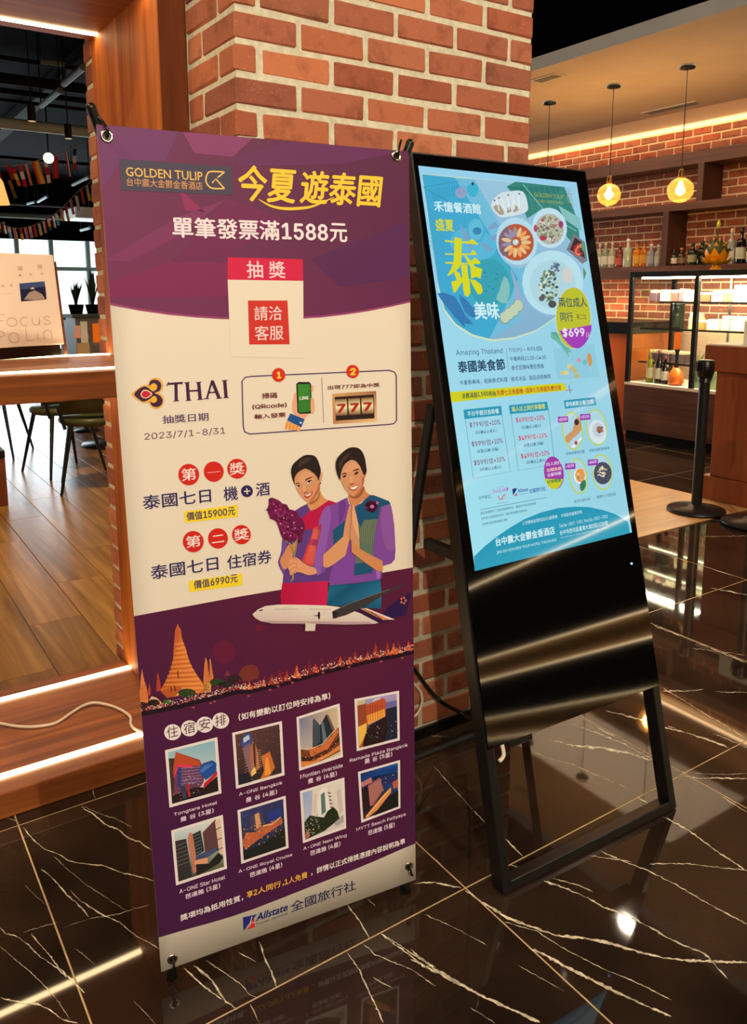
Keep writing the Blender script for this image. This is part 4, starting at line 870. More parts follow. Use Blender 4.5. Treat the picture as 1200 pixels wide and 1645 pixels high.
def flush_text():
    split_runs()
    try: fnt = bpy.data.fonts.load(bpy.utils.system_resource('DATAFILES', path='fonts')+'/Inter.woff2')      # Blender's own bundled font, for Latin letters and digits
    except Exception: fnt = None
    objs = []
    for T in TXT:
        c = bpy.data.curves.new('tmp_text', 'FONT'); c.body = T[1]; c.resolution_u = 2; c.shear = T[7]; c.fill_mode = 'FRONT'
        if fnt:
            c.font_bold = fnt
            for ch, bf in zip(T[1], c.body_format): bf.use_bold = ch in '0123456789' or (all(ord(q) < 128 for q in T[1]) and 'GOLDEN' not in T[1] and 'Allstate' not in T[1])
        o = bpy.data.objects.new('tmp_text', c); COL.objects.link(o); objs.append(o)
    dg = bpy.context.evaluated_depsgraph_get(); dg.update()
    for o, (pr, body, a, b, col, bold, l, shear, name, par) in zip(objs, TXT):
        me = bpy.data.meshes.new_from_object(o.evaluated_get(dg)); n = len(me.vertices)
        if bold:
            bm = bmesh.new(); bm.from_mesh(me); src = me.copy(); sp = []
            for dx, dy in ((1, 0), (-1, 0), (0, 1), (0, -1)):
                bmesh.ops.translate(bm, verts=bm.verts, vec=(0, 0, 0)); t2 = bmesh.new(); t2.from_mesh(src); bmesh.ops.translate(t2, verts=t2.verts, vec=(dx*bold*.9, dy*bold*.7, 0)); tm = bpy.data.meshes.new('t'); t2.to_mesh(tm); t2.free(); bm.from_mesh(tm); bpy.data.meshes.remove(tm)
            bm.to_mesh(me); bm.free(); bpy.data.meshes.remove(src); n = len(me.vertices)
        co = np.empty(n*3); me.vertices.foreach_get('co', co); co = co.reshape(-1, 3)
        mn, mx = co.min(0), co.max(0); off = OFF[par.name]; out = np.empty_like(co)
        U = a[0]+(co[:, 0]-mn[0])/max(1e-6, mx[0]-mn[0])*(b[0]-a[0]); V = a[1]+(co[:, 1]-mn[1])/max(1e-6, mx[1]-mn[1])*(b[1]-a[1])
        n0 = n//5 if bold else n
        for i in range(n): out[i] = pr.pos(U[i], V[i], l+.22*(i//n0))-off
        me.vertices.foreach_set('co', out.ravel()); me.update(); me.name = name
        ca = me.color_attributes.new('Col', 'FLOAT_COLOR', 'POINT'); cc = (*pr.colf(col), 1); ca.data.foreach_set('color', list(cc)*n)
        me.materials.clear(); me.materials.append(pr.m); ob = bpy.data.objects.new(name, me); COL.objects.link(ob); ob.parent = par; OFF[ob.name] = off
        bpy.data.objects.remove(o)
    TXT.clear()
# ================================================================== BANNER
bs_ = thing('banner_stand', 'tall purple and cream travel lottery banner on a black stand before the brick column', 'banner', BO+BE*BW/2-Vector((0, 0, .03)))
mb = MB(); NU, NV = 12, 12
vs = [bp(BW*i/NU, BL_*j/NV) for j in range(NV+1) for i in range(NU+1)]; k = len(vs); vs2 = [v-BN*.0008 for v in vs]
idx = lambda i, j: j*(NU+1)+i
fs = [(idx(i, j), idx(i+1, j), idx(i+1, j+1), idx(i, j+1)) for j in range(NV) for i in range(NU)]
mb.add(vs, fs, True).add(vs2, [f[::-1] for f in fs], True)
for (rng, fx) in ((range(NU), lambda i: (idx(i, 0), idx(i+1, 0))), (range(NU), lambda i: (idx(i+1, NV), idx(i, NV))), (range(NV), lambda j: (idx(NU, j), idx(NU, j+1))), (range(NV), lambda j: (idx(0, j+1), idx(0, j)))):
    for i in rng: a, b_ = fx(i); mb.f.append((b_, a, a+k, b_+k)); mb.sm.append(False)
paper = (226, 208, 178)
M['paper'] = mat('banner_vinyl', (1, 1, 1), .45, spec=.3); MATS['banner_vinyl'].node_tree.nodes['Principled BSDF'].inputs['Base Color'].default_value = (*inkc(paper), 1)
sheet = mb.build('banner_sheet', M['paper'], bs_)
P = Print(buv, bp, inkc, M['ink'], sheet)
def upoly(t, col, l=1):       # subdivided strip so that big fields follow the slack of the cloth: t = (left u, right u, [v_top(u)], [v_bottom(u)])
    u0, u1, top, bot, n = t
    for i in range(n):
        a, b = u0+(u1-u0)*i/n, u0+(u1-u0)*(i+1)/n; ta, tb, ba, bb = top(a), top(b), bot(a), bot(b)
        for j in range(6):
            f0, f1 = j/6, (j+1)/6; q = [(a, ba+(ta-ba)*f0), (b, bb+(tb-bb)*f0), (b, bb+(tb-bb)*f1), (a, ba+(ta-ba)*f1)]
            c = [col(*x) for x in q] if callable(col) else col
            P.poly(q, c, l, raw=True)
def curve(pts):
    uv = sorted(buv(*p) for p in pts); xs = [p[0] for p in uv]; ys = [p[1] for p in uv]
    def f(u):
        # smooth interpolation
        import bisect
        u_ = min(max(u, xs[0]), xs[-1]); i = min(max(bisect.bisect(xs, u_)-1, 0), len(xs)-2); a, b, c, d = ys[max(i-1, 0)], ys[i], ys[i+1], ys[min(i+2, len(xs)-1)]; t = (u_-xs[i])/(xs[i+1]-xs[i])
        return .5*((2*b)+(c-a)*t+(2*a-5*b+4*c-d)*t*t+(3*b-a-3*c+d)*t**3)
    return f
topB = curve([(171, 491), (225, 500), (290, 508), (377, 512), (489, 509), (550, 502), (610, 492), (661, 480)])
lowB = curve([(212, 992), (320, 971), (392, 957), (520, 935), (664, 909)])
botB = curve([(256.5, 1506), (380, 1470), (500, 1424), (590, 1388), (668.5, 1354)])
def mixc(a, b, t): return tuple(a[i]+(b[i]-a[i])*t for i in range(3))
PUR1, PUR2, PUR3 = (110, 42, 76), (86, 32, 62), (78, 28, 62)
upoly((0, BW, lambda u: BL_, topB, 12), lambda u, v: mixc(PUR1, PUR2, min(1, max(0, u/BW*.9+.25*math.sin(v*9)))), 1); P.done('upper_colour_field', 'plum purple printed field')
edge = lambda u: topB(u)+.0025
upoly((0, BW, edge, lambda u: topB(u)-.001, 12), (150, 60, 100), 2); P.done('edge_line')
upoly((0, BW, lowB, botB, 12), lambda u, v: mixc((86, 25, 52), (68, 24, 60), min(1, max(0, (1-v/.9)*1.2+.3*math.cos(u*8)-.2))), 1)
P.done('colour_field', 'plum purple printed fields')
# faint facets
P.clip = (BW, BL_)
P.at(140, 170, 2.2222)
for t, c in (("330,75 600,100 520,180 380,170", (128, 52, 92)), ("520,180 780,110 1130,150 900,200 540,215", (96, 38, 78)), ("60,560 320,400 500,330 320,470 150,560", (120, 46, 84)), ("500,330 700,400 500,540 300,560", (108, 34, 74)), ("55,640 300,560 500,560 500,680 60,688", (122, 36, 76)), ("800,540 1140,400 1150,600 900,640", (84, 34, 74)), ("30,80 330,75 280,200 120,200 40,330", (104, 46, 90)), ("300,215 350,375 420,380 330,300", (138, 40, 80))): P.poly(t, c, 2)
P.done('facet_pattern'); P.clip = None
# header
P.at(140, 170, 2.2222); P.poly("115,195 515,217 518,317 122,307", (66, 58, 72), 3)
P.at(190, 260, 6.316); GD = (226, 176, 84)
P.line("1072,100 935,97 900,125 884,180 900,230 950,268 1072,268", 15, GD, 4, sm=3); P.line("1072,100 1004,158", 15, GD, 4); P.line("1072,268 985,172 948,212", 15, GD, 4)
P.done('emblem_plate', 'grey plate with a gold G shaped emblem')
text(P, 'GOLDEN TULIP', (80, 160), (848, 103), GD, .012, 4); text(P, '台中震大金鬱金香酒店', (88, 258), (848, 206), (216, 150, 84), 0, 4)
P.at(140, 170, 2.2222); YE = (238, 190, 50)
text(P, '今夏', (540, 338), (745, 217), YE, .03, 3, .15); text(P, '遊泰國', (757, 343), (1056, 236), YE, .03, 3, .15)
P.line("610,330 650,352 700,362 760,360 810,350 880,318", lambda t: 2+9*math.sin(math.pi*t), YE, 4, sm=4); P.done('brush_stroke', 'yellow brush swoosh under the title')
text(P, '單筆發票滿1588元', (300, 472), (930, 412), (240, 214, 214), .025)
P.at(0, 0, 1); P.poly("365,413 485.6,414 486.5,449 365,449", (204, 26, 62), 3); P.poly("365,449 486.5,449 487,573 370,573", paper, 3); P.poly("397.5,482 461,481 464.6,551.5 399.6,552.8", (200, 48, 36), 4); P.done('notice_block', 'red notice block on a plain cream square')
text(P, '抽 獎', (396, 446), (457, 418), (236, 200, 196), .015, 4); text(P, '請洽', (408, 514), (452, 490), (240, 210, 196), .005, 5); text(P, '客服', (409, 546), (454, 521), (240, 210, 196), .005, 5)
# airline mark
P.at(200, 600, 6.667); DK = (64, 28, 58)
P.poly("72,238 130,180 200,138 250,128 268,82 320,54 380,68 412,118 405,180 375,215 412,250 422,310 390,368 330,390 280,362 255,325 190,325 130,290", (226, 166, 70), 3, 3)
P.poly("103,235 150,180 210,150 250,162 300,200 340,180 347,140 315,112 280,130 264,150 272,95 320,75 370,92 392,140 372,195 320,218 372,242 406,290 392,345 340,370 290,352 273,306 300,325 338,310 343,270 310,250 260,290 200,312 150,285", DK, 4, 3)
P.poly("170,236 195,192 240,186 298,228 245,274 195,272", (236, 190, 130), 5, 3); P.poly("182,236 200,203 236,198 282,229 238,264 202,264", (196, 30, 52), 6, 3); P.ell(306, 158, 32, 30, (240, 170, 40), 5); P.ell(316, 290, 30, 30, (240, 170, 40), 5)
for t, w in (("548,108 552,302", 34), ("462,120 545,112 618,106", 22), ("668,98 683,294", 36), ("790,94 807,282", 36), ("690,192 800,184", 18), ("934,78 878,272", 20), ("934,78 1010,266", 36), ("893,208 985,200", 15), ("1068,70 1084,260", 36)): P.line(t, w, DK, 3)
for x, y in ((552, 300), (668, 102), (683, 292), (790, 98), (807, 280), (872, 272), (1010, 266), (1068, 74), (1084, 258)): P.line("%d,%d %d,%d" % (x-30, y+3, x+30, y-3), 9, DK, 4)
P.line("448,143 470,98", 9, DK, 4).line("620,92 608,122", 9, DK, 4); P.done('airline_emblem', 'gold and purple orchid emblem with THAI in plum capitals')
text(P, '抽獎日期', (408, 548), (893, 420), (78, 50, 88), .012); text(P, '2023/7/1-8/31', (216, 730), (1072, 575), (84, 50, 80), .0)
# step box
P.at(380, 575, 4.4444); LN = (66, 36, 90)
P.line("36,165 60,136 100,129 600,100 1090,72 1128,85 1140,112 1141,270 1142,430 1125,453 1090,460 600,500 92,541 55,526 45,488 40,330", 8, LN, 3, True, 0)
P.line("605,130 620,455", 3, (90, 70, 80), 3); P.ell(297, 116, 48, 50, (204, 44, 26), 4).ell(827, 84, 46, 48, (204, 44, 26), 4)
SK = (228, 158, 118)
P.poly("395,310 410,245 425,240 434,392 520,390 548,372 500,402 480,435 410,402 395,370", SK, 3, 0).poly("524,188 548,190 548,228 526,235", SK, 3).poly("522,285 548,283 554,372 528,384", SK, 6, 2)
P.poly("423,178 440,164 515,163 529,178 536,375 522,388 445,393 431,380", (28, 34, 26), 4, 0).poly("433,181 518,178 526,375 441,384", (56, 130, 40), 5).poly("433,320 526,200 526,375 441,384", (50, 118, 38), 6)
P.poly("380,390 482,430 460,488 357,440", (30, 76, 130), 5).poly("355,445 455,488 445,515 340,500", (226, 140, 50), 5); P.ell(454, 456, 8, 8, (190, 200, 210), 6)
for i in range(4): P.line("%d,%d %d,%d" % (372+24*i, 455+9*i, 360+25*i, 503+3*i), 5, (240, 200, 150), 6)
P.poly("680,245 995,222 1002,438 688,462", [(206, 150, 90), (150, 96, 60), (230, 180, 120), (180, 120, 70)], 3).poly("698,268 977,247 983,418 706,438", (44, 26, 20), 4)
for i in range(3):
    x = 700+94*i; y = 286-7*i; P.poly([(x, y), (x+84, y-6), (x+86, y+50), (x+2, y+56)], [(120, 80, 40), (130, 86, 40), (244, 224, 170), (240, 216, 160)], 5).poly([(x+2, y+56), (x+86, y+50), (x+88, y+112), (x+6, y+118)], [(240, 216, 160), (244, 224, 170), (120, 76, 40), (100, 60, 30)], 5)
    text(P, '7', (x+12, y+98), (x+76, y+28), (168, 34, 30), .05, 6)
P.done('step_icons', 'outlined box with phone in hand and slot machine icons')
text(P, '1', (283, 143), (315, 90), (244, 196, 60), .06, 5); text(P, '2', (807, 112), (850, 58), (244, 196, 60), .05, 5)
MR = (110, 42, 40)
text(P, '掃碼', (178, 290), (287, 240), MR, .03); text(P, '(QRcode)', (110, 368), (355, 312), MR, .03); text(P, '輸入發票', (125, 436), (347, 382), MR, .03); text(P, '出現777即為中獎', (645, 218), (1022, 162), MR, .03); text(P, 'LINE', (446, 292), (510, 264), (230, 240, 220), .03, 7)
# prizes
P.at(200, 700, 2.5); RD = (204, 36, 26)
for (x, y, r) in ((257, 158, 42), (357, 145, 40), (450, 132, 39), (275, 427, 42), (374, 413, 40), (468, 397, 38)): P.ell(x, y, r, r*1.03, RD, 3); P.done('disc')
P.at(200, 700, 2.5); P.ell(490, 222, 24, 24, (44, 32, 78), 3).line("478,223 502,221", 5, paper, 4).line("489,210 491,234", 5, paper, 4); P.done('plus_disc')
P.poly("238,306 452,277 455,325 242,352", (240, 204, 40), 3); P.done("price_bar"); P.poly("256,585 470,553 473,600 260,630", (240, 204, 40), 3); P.done('price_bar')
NV_ = (50, 38, 84); WH = (240, 222, 206)
for (x, y, ch, y2) in ((257, 158, '第', 0), (450, 132, '獎', 0), (275, 427, '第', 0), (468, 397, '獎', 0)): text(P, ch, (x-28, y+27), (x+28, y-29), WH, .01, 4)
text(P, '一', (332, 150), (382, 143), WH, .01, 4); text(P, '二', (350, 433), (398, 396), WH, .01, 4)
text1(P, '泰國七日', (75, 302), (348, 270), 58, NV_, .015); text1(P, '機', (398, 264), (455, 258), 58, NV_, .015); text1(P, '酒', (527, 244), (583, 240), 54, NV_, .015)
text1(P, '泰國七日', (107, 583), (377, 545), 58, NV_, .015); text1(P, '住宿券', (412, 538), (590, 505), 56, NV_, .015)
text1(P, '價值15900元', (247, 344), (445, 318), 34, NV_, .02, 4); text1(P, '價值6990元', (276, 618), (455, 594), 34, NV_, .02, 4)
# two women
SKN, SKD, SKL, HAIR = (206, 142, 96), (176, 106, 64), (226, 168, 124), (38, 26, 22)
P.at(420, 700, 10)
P.poly("540,1185 640,1125 730,1078 780,1190 930,1100 1080,1020 1200,1060 1200,2600 1100,2330 800,2360 330,2360 350,2200 300,2150 262,2060 270,1980 310,1850 330,1640 450,1500", (94, 56, 120), 3, 0)
P.poly("330,1640 310,1850 265,1990 265,2060 330,2200 350,2220 360,2150 300,2040 330,1920 390,1800 380,1650", (112, 70, 140), 4, 3)
P.poly("720,1060 800,1050 900,960 935,860 962,930 1010,990 1078,1028 960,1110 850,1170 780,1195 740,1120", (210, 140, 84), 4, 0).poly("760,1060 850,1020 900,950 930,890 925,960 880,1040 790,1090", (164, 92, 50), 5, 3)
P.poly("620,1330 770,1190 860,1170 1075,1018 1195,1058 1020,1130 970,1260 960,1400 820,1470 720,1510 640,1430", (182, 20, 62), 5, 0)
P.poly("820,1470 960,1400 940,1560 910,1650 850,1920 830,2080 740,2070 640,2000 720,1780 800,1580", (206, 60, 60), 6, 0)
for i in range(7): P.line([(835+16*i, 1480+4*i), (780+14*i, 1740), (690+24*i, 2040)], 5, (226, 130, 90), 7)
P.poly("790,1640 905,1660 880,1760 750,1740", (160, 30, 90), 7)
P.poly("520,650 560,590 640,535 700,515 780,545 840,590 890,650 925,700 932,790 925,880 880,965 810,1045 740,1052 660,1000 590,910 550,840 525,760", SKN, 6, 3)
P.poly("600,640 720,560 820,620 830,700 700,760 600,740", (216, 152, 106), 7, 3).poly("800,800 900,800 890,880 830,940 800,880", (214, 140, 96), 7, 3).poly("870,960 925,880 932,760 900,760 880,860 820,960 760,1040 810,1040", (186, 112, 68), 7, 2)
P.poly("925,600 948,556 970,590 968,660 940,735 915,700", (214, 148, 104), 6, 3)
P.poly("465,560 480,480 520,420 600,350 680,300 760,290 840,305 890,360 920,440 942,520 940,580 925,640 905,700 880,640 800,560 700,512 620,545 560,595 525,660 520,700 522,770 500,720 480,650", HAIR, 8, 3)
P.poly("600,400 700,340 800,340 760,380 680,440 590,500", (62, 44, 36), 9, 3)
P.poly("690,695 740,660 812,642 800,660 745,680 702,710", (66, 36, 24), 8, 2).poly("528,760 570,742 612,748 570,760", (66, 36, 24), 8, 2)
P.poly("712,750 740,712 785,698 805,706 775,738 735,755", (236, 214, 196), 8, 2).poly("706,742 740,706 790,694 808,704 775,716 735,728", (40, 20, 16), 9, 2).ell(757, 724, 17, 17, (36, 18, 14), 9)
P.poly("545,815 575,785 612,778 604,804 565,820", (230, 206, 186), 8, 2).poly("540,808 575,780 616,774 606,786 570,796", (40, 20, 16), 9, 2).ell(588, 796, 14, 15, (36, 18, 14), 9)
P.poly("660,900 700,885 740,885 715,908 680,915", (170, 96, 60), 8, 2).poly("655,800 690,760 700,830 690,880 665,880", (220, 158, 112), 8, 2)
P.poly("668,945 720,925 805,876 812,895 785,952 725,990 680,966", (180, 74, 58), 8, 2).poly("690,943 740,928 794,896 772,934 722,956", (246, 232, 218), 9, 2); P.ell(937, 742, 10, 13, (34, 18, 26), 9)
P.poly("420,1750 500,1730 560,1660 540,1800 500,1900 470,2020 410,2110 350,2140 295,2040 300,1960 350,1880", (206, 132, 84), 6, 3)
P.poly("430,1960 520,1935 600,1975 650,2020 760,2085 840,2100 885,2190 800,2220 720,2222 640,2190 560,2180 470,2230 445,2220 440,2165 400,2090 410,2080 440,2000", (218, 148, 102), 8, 2)
for t in ("440,1965 520,1955 560,1990", "410,2090 500,2030 570,2060", "440,2170 520,2100 580,2120", "455,2220 520,2170 560,2175"): P.line(t, 7, (160, 92, 58), 9, sm=3)
rf = random.Random(5)
P.poly("90,1150 110,1090 105,1010 165,985 280,1035 330,1080 400,1095 440,1170 540,1195 600,1290 665,1360 690,1480 650,1580 640,1690 520,1640 420,1700 330,1640 290,1550 230,1380 150,1320 95,1240", (104, 20, 62), 8, 2)
for i in range(150):
    t = rf.random(); cx_, cy_ = 180+360*t+rf.uniform(-110, 110)*(1-.1*t), 1120+480*t+rf.uniform(-130, 110)
    P.ell(cx_, cy_, rf.uniform(18, 34), rf.uniform(16, 30), rf.choice([(128, 28, 78), (92, 16, 54), (148, 44, 96), (112, 22, 66), (74, 12, 42)]), 9+(i % 4), n=7)
for x, y in ((215, 1190), (345, 1310), (480, 1265), (290, 1400), (415, 1450), (505, 1385), (530, 1470), (635, 1470), (350, 1550), (455, 1590)): P.ell(x, y, 11, 11, (226, 160, 190), 14, n=7)
for t in ("440,1715 480,1800 510,1925", "490,1700 500,1800 515,1925", "560,1640 550,1750 520,1925", "375,1670 440,1730", "490,2215 480,2290 455,2335", "500,2215 500,2310"): P.line(t, 13, (150, 142, 66), 13, sm=3)
P.poly("330,2355 430,2358 600,2350 1060,2322 1060,2720 310,2720 298,2560", [(184, 20, 62)]*3+[(200, 30, 76)]*2+[(176, 18, 56)]*2, 4, 0)
P.done('left_woman_print', 'printed woman with orchids, head tilted, purple blouse and crimson sash')
P.at(520, 700, 10)
P.poly("180,1065 370,970 400,1080 480,1110 600,1060 730,925 800,930 1040,1020 1085,1120 1130,1400 1150,1800 1140,1960 1080,2030 945,2070 930,2230 905,2290 500,2350 80,2390 90,2230 140,2040 100,1980 0,2180 -80,2210 -130,2190 -160,2080 -110,1500 -60,1280 0,1150", (124, 68, 142), 5, 0)
for t, c in (("-60,1280 0,1150 90,1110 110,1300 60,1600 -60,2200 -140,2180 -160,2080 -110,1500", (140, 84, 158)), ("240,1060 330,1010 340,1200 250,1400 235,1250", (108, 54, 128)), ("930,1080 1040,1040 1090,1150 1125,1400 1140,1800 1000,1780 920,1500", (138, 80, 146)), ("160,2050 400,1720 480,1740 470,2280 150,2320", (126, 66, 146)), ("820,1980 880,2000 900,2240 850,2260", (156, 104, 168))): P.poly(t, c, 6, 2)
TL = (26, 78, 106)
P.poly("500,1130 600,1060 730,925 800,930 1040,1020 1070,1062 905,1120 870,1300 810,1600 795,1830 560,1830 555,1400", TL, 7, 0).poly("140,1500 360,1320 330,1500 320,1650 150,1840 148,1640", TL, 7, 0)
P.poly("640,1330 860,1310 810,1600 798,1700 560,1690 570,1480", (98, 112, 84), 8, 0).poly("500,1740 560,1690 798,1700 780,2050 500,2060", (92, 108, 90), 8, 0).poly("490,2040 790,1985 770,2180 480,2225", TL, 9)
for i in range(16): P.line([(565+15*i, 1400+(i % 3)*20), (505+17*i, 1990)], 4, ((140, 146, 96), (64, 84, 80))[i % 2], 9)
P.poly("385,970 400,905 480,950 560,905 632,780 672,875 735,928 640,1010 500,1112 425,1095", (202, 128, 78), 8, 0).poly("400,905 480,950 560,905 632,780 640,850 570,960 480,985 410,950", (150, 86, 48), 9, 2)
P.poly("250,640 272,530 330,440 430,370 500,385 560,450 600,530 630,590 642,650 630,750 590,850 540,920 470,953 400,910 330,830 280,730", SKN, 10, 3)
P.poly("320,520 430,400 520,420 560,520 440,560 330,570", (216, 150, 106), 11, 3).poly("560,640 620,620 620,740 570,820 540,760", (212, 136, 92), 11, 3).poly("560,890 632,750 642,650 610,640 600,780 540,870 470,950 540,920", (184, 108, 64), 11, 2)
P.poly("638,600 680,528 672,600 650,655", (190, 116, 72), 10, 2)
P.poly("180,450 200,350 270,262 370,182 470,157 560,180 620,250 655,350 672,460 680,540 650,600 625,585 600,520 560,435 500,375 430,362 330,430 282,520 262,600 250,690 215,620 190,540", HAIR, 12, 3)
P.poly("230,420 300,320 400,240 380,320 300,400 250,520", (64, 44, 32), 13, 3).line("430,290 445,350", 8, (80, 60, 44), 13)
P.poly("265,605 320,570 375,588 320,592", (60, 32, 22), 12, 2).poly("445,545 490,518 545,500 562,515 490,540", (60, 32, 22), 12, 2)
P.poly("288,640 320,612 355,610 335,640 300,648", (60, 30, 24), 12, 2).poly("478,588 515,553 552,555 525,588 490,600", (60, 30, 24), 12, 2).ell(325, 628, 9, 8, (20, 10, 10), 13).ell(515, 573, 9, 8, (20, 10, 10), 13)
P.poly("398,755 440,735 485,735 462,765 420,772", (170, 96, 60), 12, 2).poly("410,640 450,620 460,720 410,730", (220, 156, 112), 12, 2)
P.poly("382,800 450,792 552,752 525,830 470,862 415,842", (178, 70, 54), 12, 2).poly("402,806 460,800 538,768 505,822 450,838", (248, 236, 224), 13, 2)
P.poly("395,1110 440,1075 475,1100 545,1400 560,1650 570,1790 560,1840 440,1660 405,1640 340,1900 160,2040 60,2100 0,2100 -20,2050 -20,1900 150,1740 300,1600 330,1400", (204, 140, 94), 10, 0)
P.poly("430,1640 560,1790 780,1910 930,1980 945,2060 940,2160 880,2150 800,2120 660,2020 440,1850", (204, 132, 80), 11, 0).poly("-20,1910 150,1740 300,1600 320,1500 400,1640 340,1900 160,2040 40,2100 -20,2080", (214, 146, 96), 11, 0)
P.line("437,1080 425,1400 408,1640 435,1850", 7, (140, 78, 44), 12, sm=3).line("440,1855 660,2022 820,2130", 6, (110, 50, 60), 12)
P.poly("460,1100 475,1100 545,1400 560,1640 510,1560 440,1300", (222, 160, 112), 12, 2)
for k in range(9): a = k*40; P.ell(760+62*math.cos(math.radians(a)), 1105+62*math.sin(math.radians(a)), 46, 38, ((72, 16, 50), (96, 30, 78), (60, 12, 40))[k % 3], 12, n=10)
P.ell(765, 1110, 34, 30, (190, 110, 150), 14, n=10).ell(850, 1050, 24, 26, (170, 100, 140), 14, n=10)
P.poly("80,2388 500,2355 900,2285 925,2500 915,2760 40,2710 60,2500", [(20, 88, 116), (14, 76, 104), (20, 92, 122), (40, 110, 140), (20, 84, 112), (16, 80, 106), (30, 100, 126)], 7, 0)
P.done('right_woman_print', 'printed woman greeting with joined palms, teal sash over violet blouse')
# airliner
P.at(390, 930, 4.2857)
P.poly("1000,185 1100,110 1160,80 1120,240 1020,262 930,292", (44, 22, 66), 8)
P.poly("60,240 100,205 150,182 240,172 400,172 560,175 640,182 700,195 760,213 800,225 930,292 900,300 700,306 500,302 200,302 120,288 80,266", [(216, 196, 176)]*3+[(226, 208, 184)]*6+[(206, 180, 164)]*9, 15, 0)
P.poly("120,288 200,302 500,302 700,306 900,300 860,285 500,285 180,282", (180, 150, 140), 16)
P.poly("790,188 830,195 940,225 1040,266 960,290 930,292 800,212", (48, 22, 62), 15, 0)
for t, c in (("800,193 850,193 1042,268 1010,270", (226, 200, 186)), ("805,196 830,196 1010,270 985,271", (216, 130, 90)), ("815,202 845,206 985,271 960,272", (220, 140, 40)), ("850,205 880,215 965,272 940,262", (120, 30, 60))): P.poly(t, c, 16)
P.poly("610,215 740,155 1000,60 1110,18 1115,24 960,98 840,180 700,242 612,266", (58, 52, 50), 17).line("610,215 740,155 1000,60", 3, (130, 110, 100), 18)
P.poly("520,216 608,216 614,266 520,272", (216, 196, 176), 17).ell(518, 244, 8, 28, (40, 28, 26), 18).poly("478,246 512,238 512,250", (90, 70, 66), 18).poly("608,216 650,216 640,262 614,266", (60, 48, 44), 17)
P.poly("414,296 496,302 490,350 425,352 414,335", (214, 192, 172), 17, 0).ell(419, 322, 6, 26, (60, 40, 36), 18)
P.poly("105,212 132,204 130,214 108,218", (30, 24, 26), 17); P.line("212,204 380,200", 3, (150, 130, 120), 17).line("450,200 600,203", 3, (160, 140, 130), 17)
for i in range(5): P.ell(1103+16*math.cos(i*1.26), 138+20*math.sin(i*1.26), 8, 9, (200, 100, 60), 9, n=8)
P.done('airliner_print', 'white airliner print with purple tail, THAI on its nose'); text(P, 'THAI', (262, 196), (338, 180), (130, 50, 70), .03, 18)
# temple skyline
P.clip = (BW, BL_)
P.at(210, 990, 5); OR = (214, 112, 44)
base = [(0, 792), (70, 790), (200, 765), (400, 722), (600, 668), (700, 648), (850, 604), (950, 600), (1200, 545)]
base += [((430-210)*5+x, (1010-990)*5+y) for x, y in ((200, 415), (420, 350), (640, 295), (860, 240), (1060, 200), (1180, 168))]
P.poly([(px_, py_-16) for px_, py_ in base[1:]]+[(px_, py_+22) for px_, py_ in reversed(base[1:])], (34, 14, 26), 2)
P.poly("375,62 384,85 400,110 408,170 420,215 440,262 452,310 470,370 500,430 540,490 580,545 585,612 400,640 290,658 235,602 268,545 300,482 320,430 338,345 346,225 356,112 368,85", [(200, 90, 50)]*3+[(224, 128, 56)]*10+[(196, 92, 36)]*8, 3, 0)
for i in range(22):
    y = 225+i*18; hw = 42+max(0, (i-3))*7.6; P.line([(392-hw*.95+i*1.2, y+6), (392+hw*.85+i*1.8, y-8)], 3.4, (140, 62, 26) if i % 2 else (240, 168, 84), 4)
for i in range(9): P.line([(358+(i % 2)*3, 120+i*11), (408, 116+i*11)], 2.5, (150, 70, 34), 4)
for t in ("375,440 381,500", "320,565 326,610", "350,560 356,605"): P.line(t, 8, (96, 40, 20), 5)
for t, c in (("90,428 98,470 108,520 122,560 140,640 142,700 68,700 74,600 78,520 84,470", (216, 120, 60)), ("215,456 226,490 240,560 242,600 203,608 206,540 208,490", (168, 60, 40)), ("152,535 160,600 158,640 132,640 140,590", (170, 66, 40)), ("598,328 610,360 618,420 626,470 632,500 630,345 638,345 650,420 662,490 648,530 640,600 600,615 582,610 582,500 588,400", (214, 120, 60)), ("582,540 640,540 640,605 586,612", (244, 186, 90)), ("235,602 290,658 400,640 410,575 380,570 270,590", (180, 84, 36))): P.poly(t, c, 4, 0)
for x0, x1, y, k in ((70, 142, 560, 9), (584, 660, 400, 12)):
    for i in range(k): P.line([(x0+8+i*.3, y+i*14), (x1-8, y-4+i*14)], 2.4, (150, 66, 36), 5)
P.poly("140,690 178,628 250,700 235,716", (222, 170, 130), 5).poly("150,640 190,618 285,655 250,672", (70, 24, 34), 6).poly("350,650 415,580 430,610", (232, 180, 120), 5)
for (x, y, rx, ry, c) in ((450, 618, 72, 36, (44, 62, 26)), (185, 700, 50, 30, (34, 26, 22)), (90, 720, 40, 28, (40, 24, 24)), (690, 530, 60, 30, (46, 60, 30)), (830, 505, 60, 36, (50, 30, 34)), (295, 690, 34, 20, (70, 96, 40)), (760, 545, 60, 24, (40, 36, 30))): P.ell(x, y, rx, ry, c, 6, n=12)
P.ell(745, 290, 88, 88, (100, 26, 52), 2).ell(1030, 95, 26, 26, (110, 24, 48), 2).poly("865,520 880,430 930,395 1010,400 1020,500", (116, 46, 38), 3, 2).poly("745,480 775,432 800,475", (120, 46, 50), 3)
rl = random.Random(9); Lc = [(250, 214, 170), (226, 120, 60), (240, 170, 90), (200, 60, 50), (206, 200, 220), (250, 236, 206), (150, 40, 40)]
import bisect
bx = [b[0] for b in base]
def basey(x):
    i = min(max(bisect.bisect(bx, x)-1, 0), len(bx)-2); t = (x-bx[i])/(bx[i+1]-bx[i]); return base[i][1]+(base[i+1][1]-base[i][1])*t
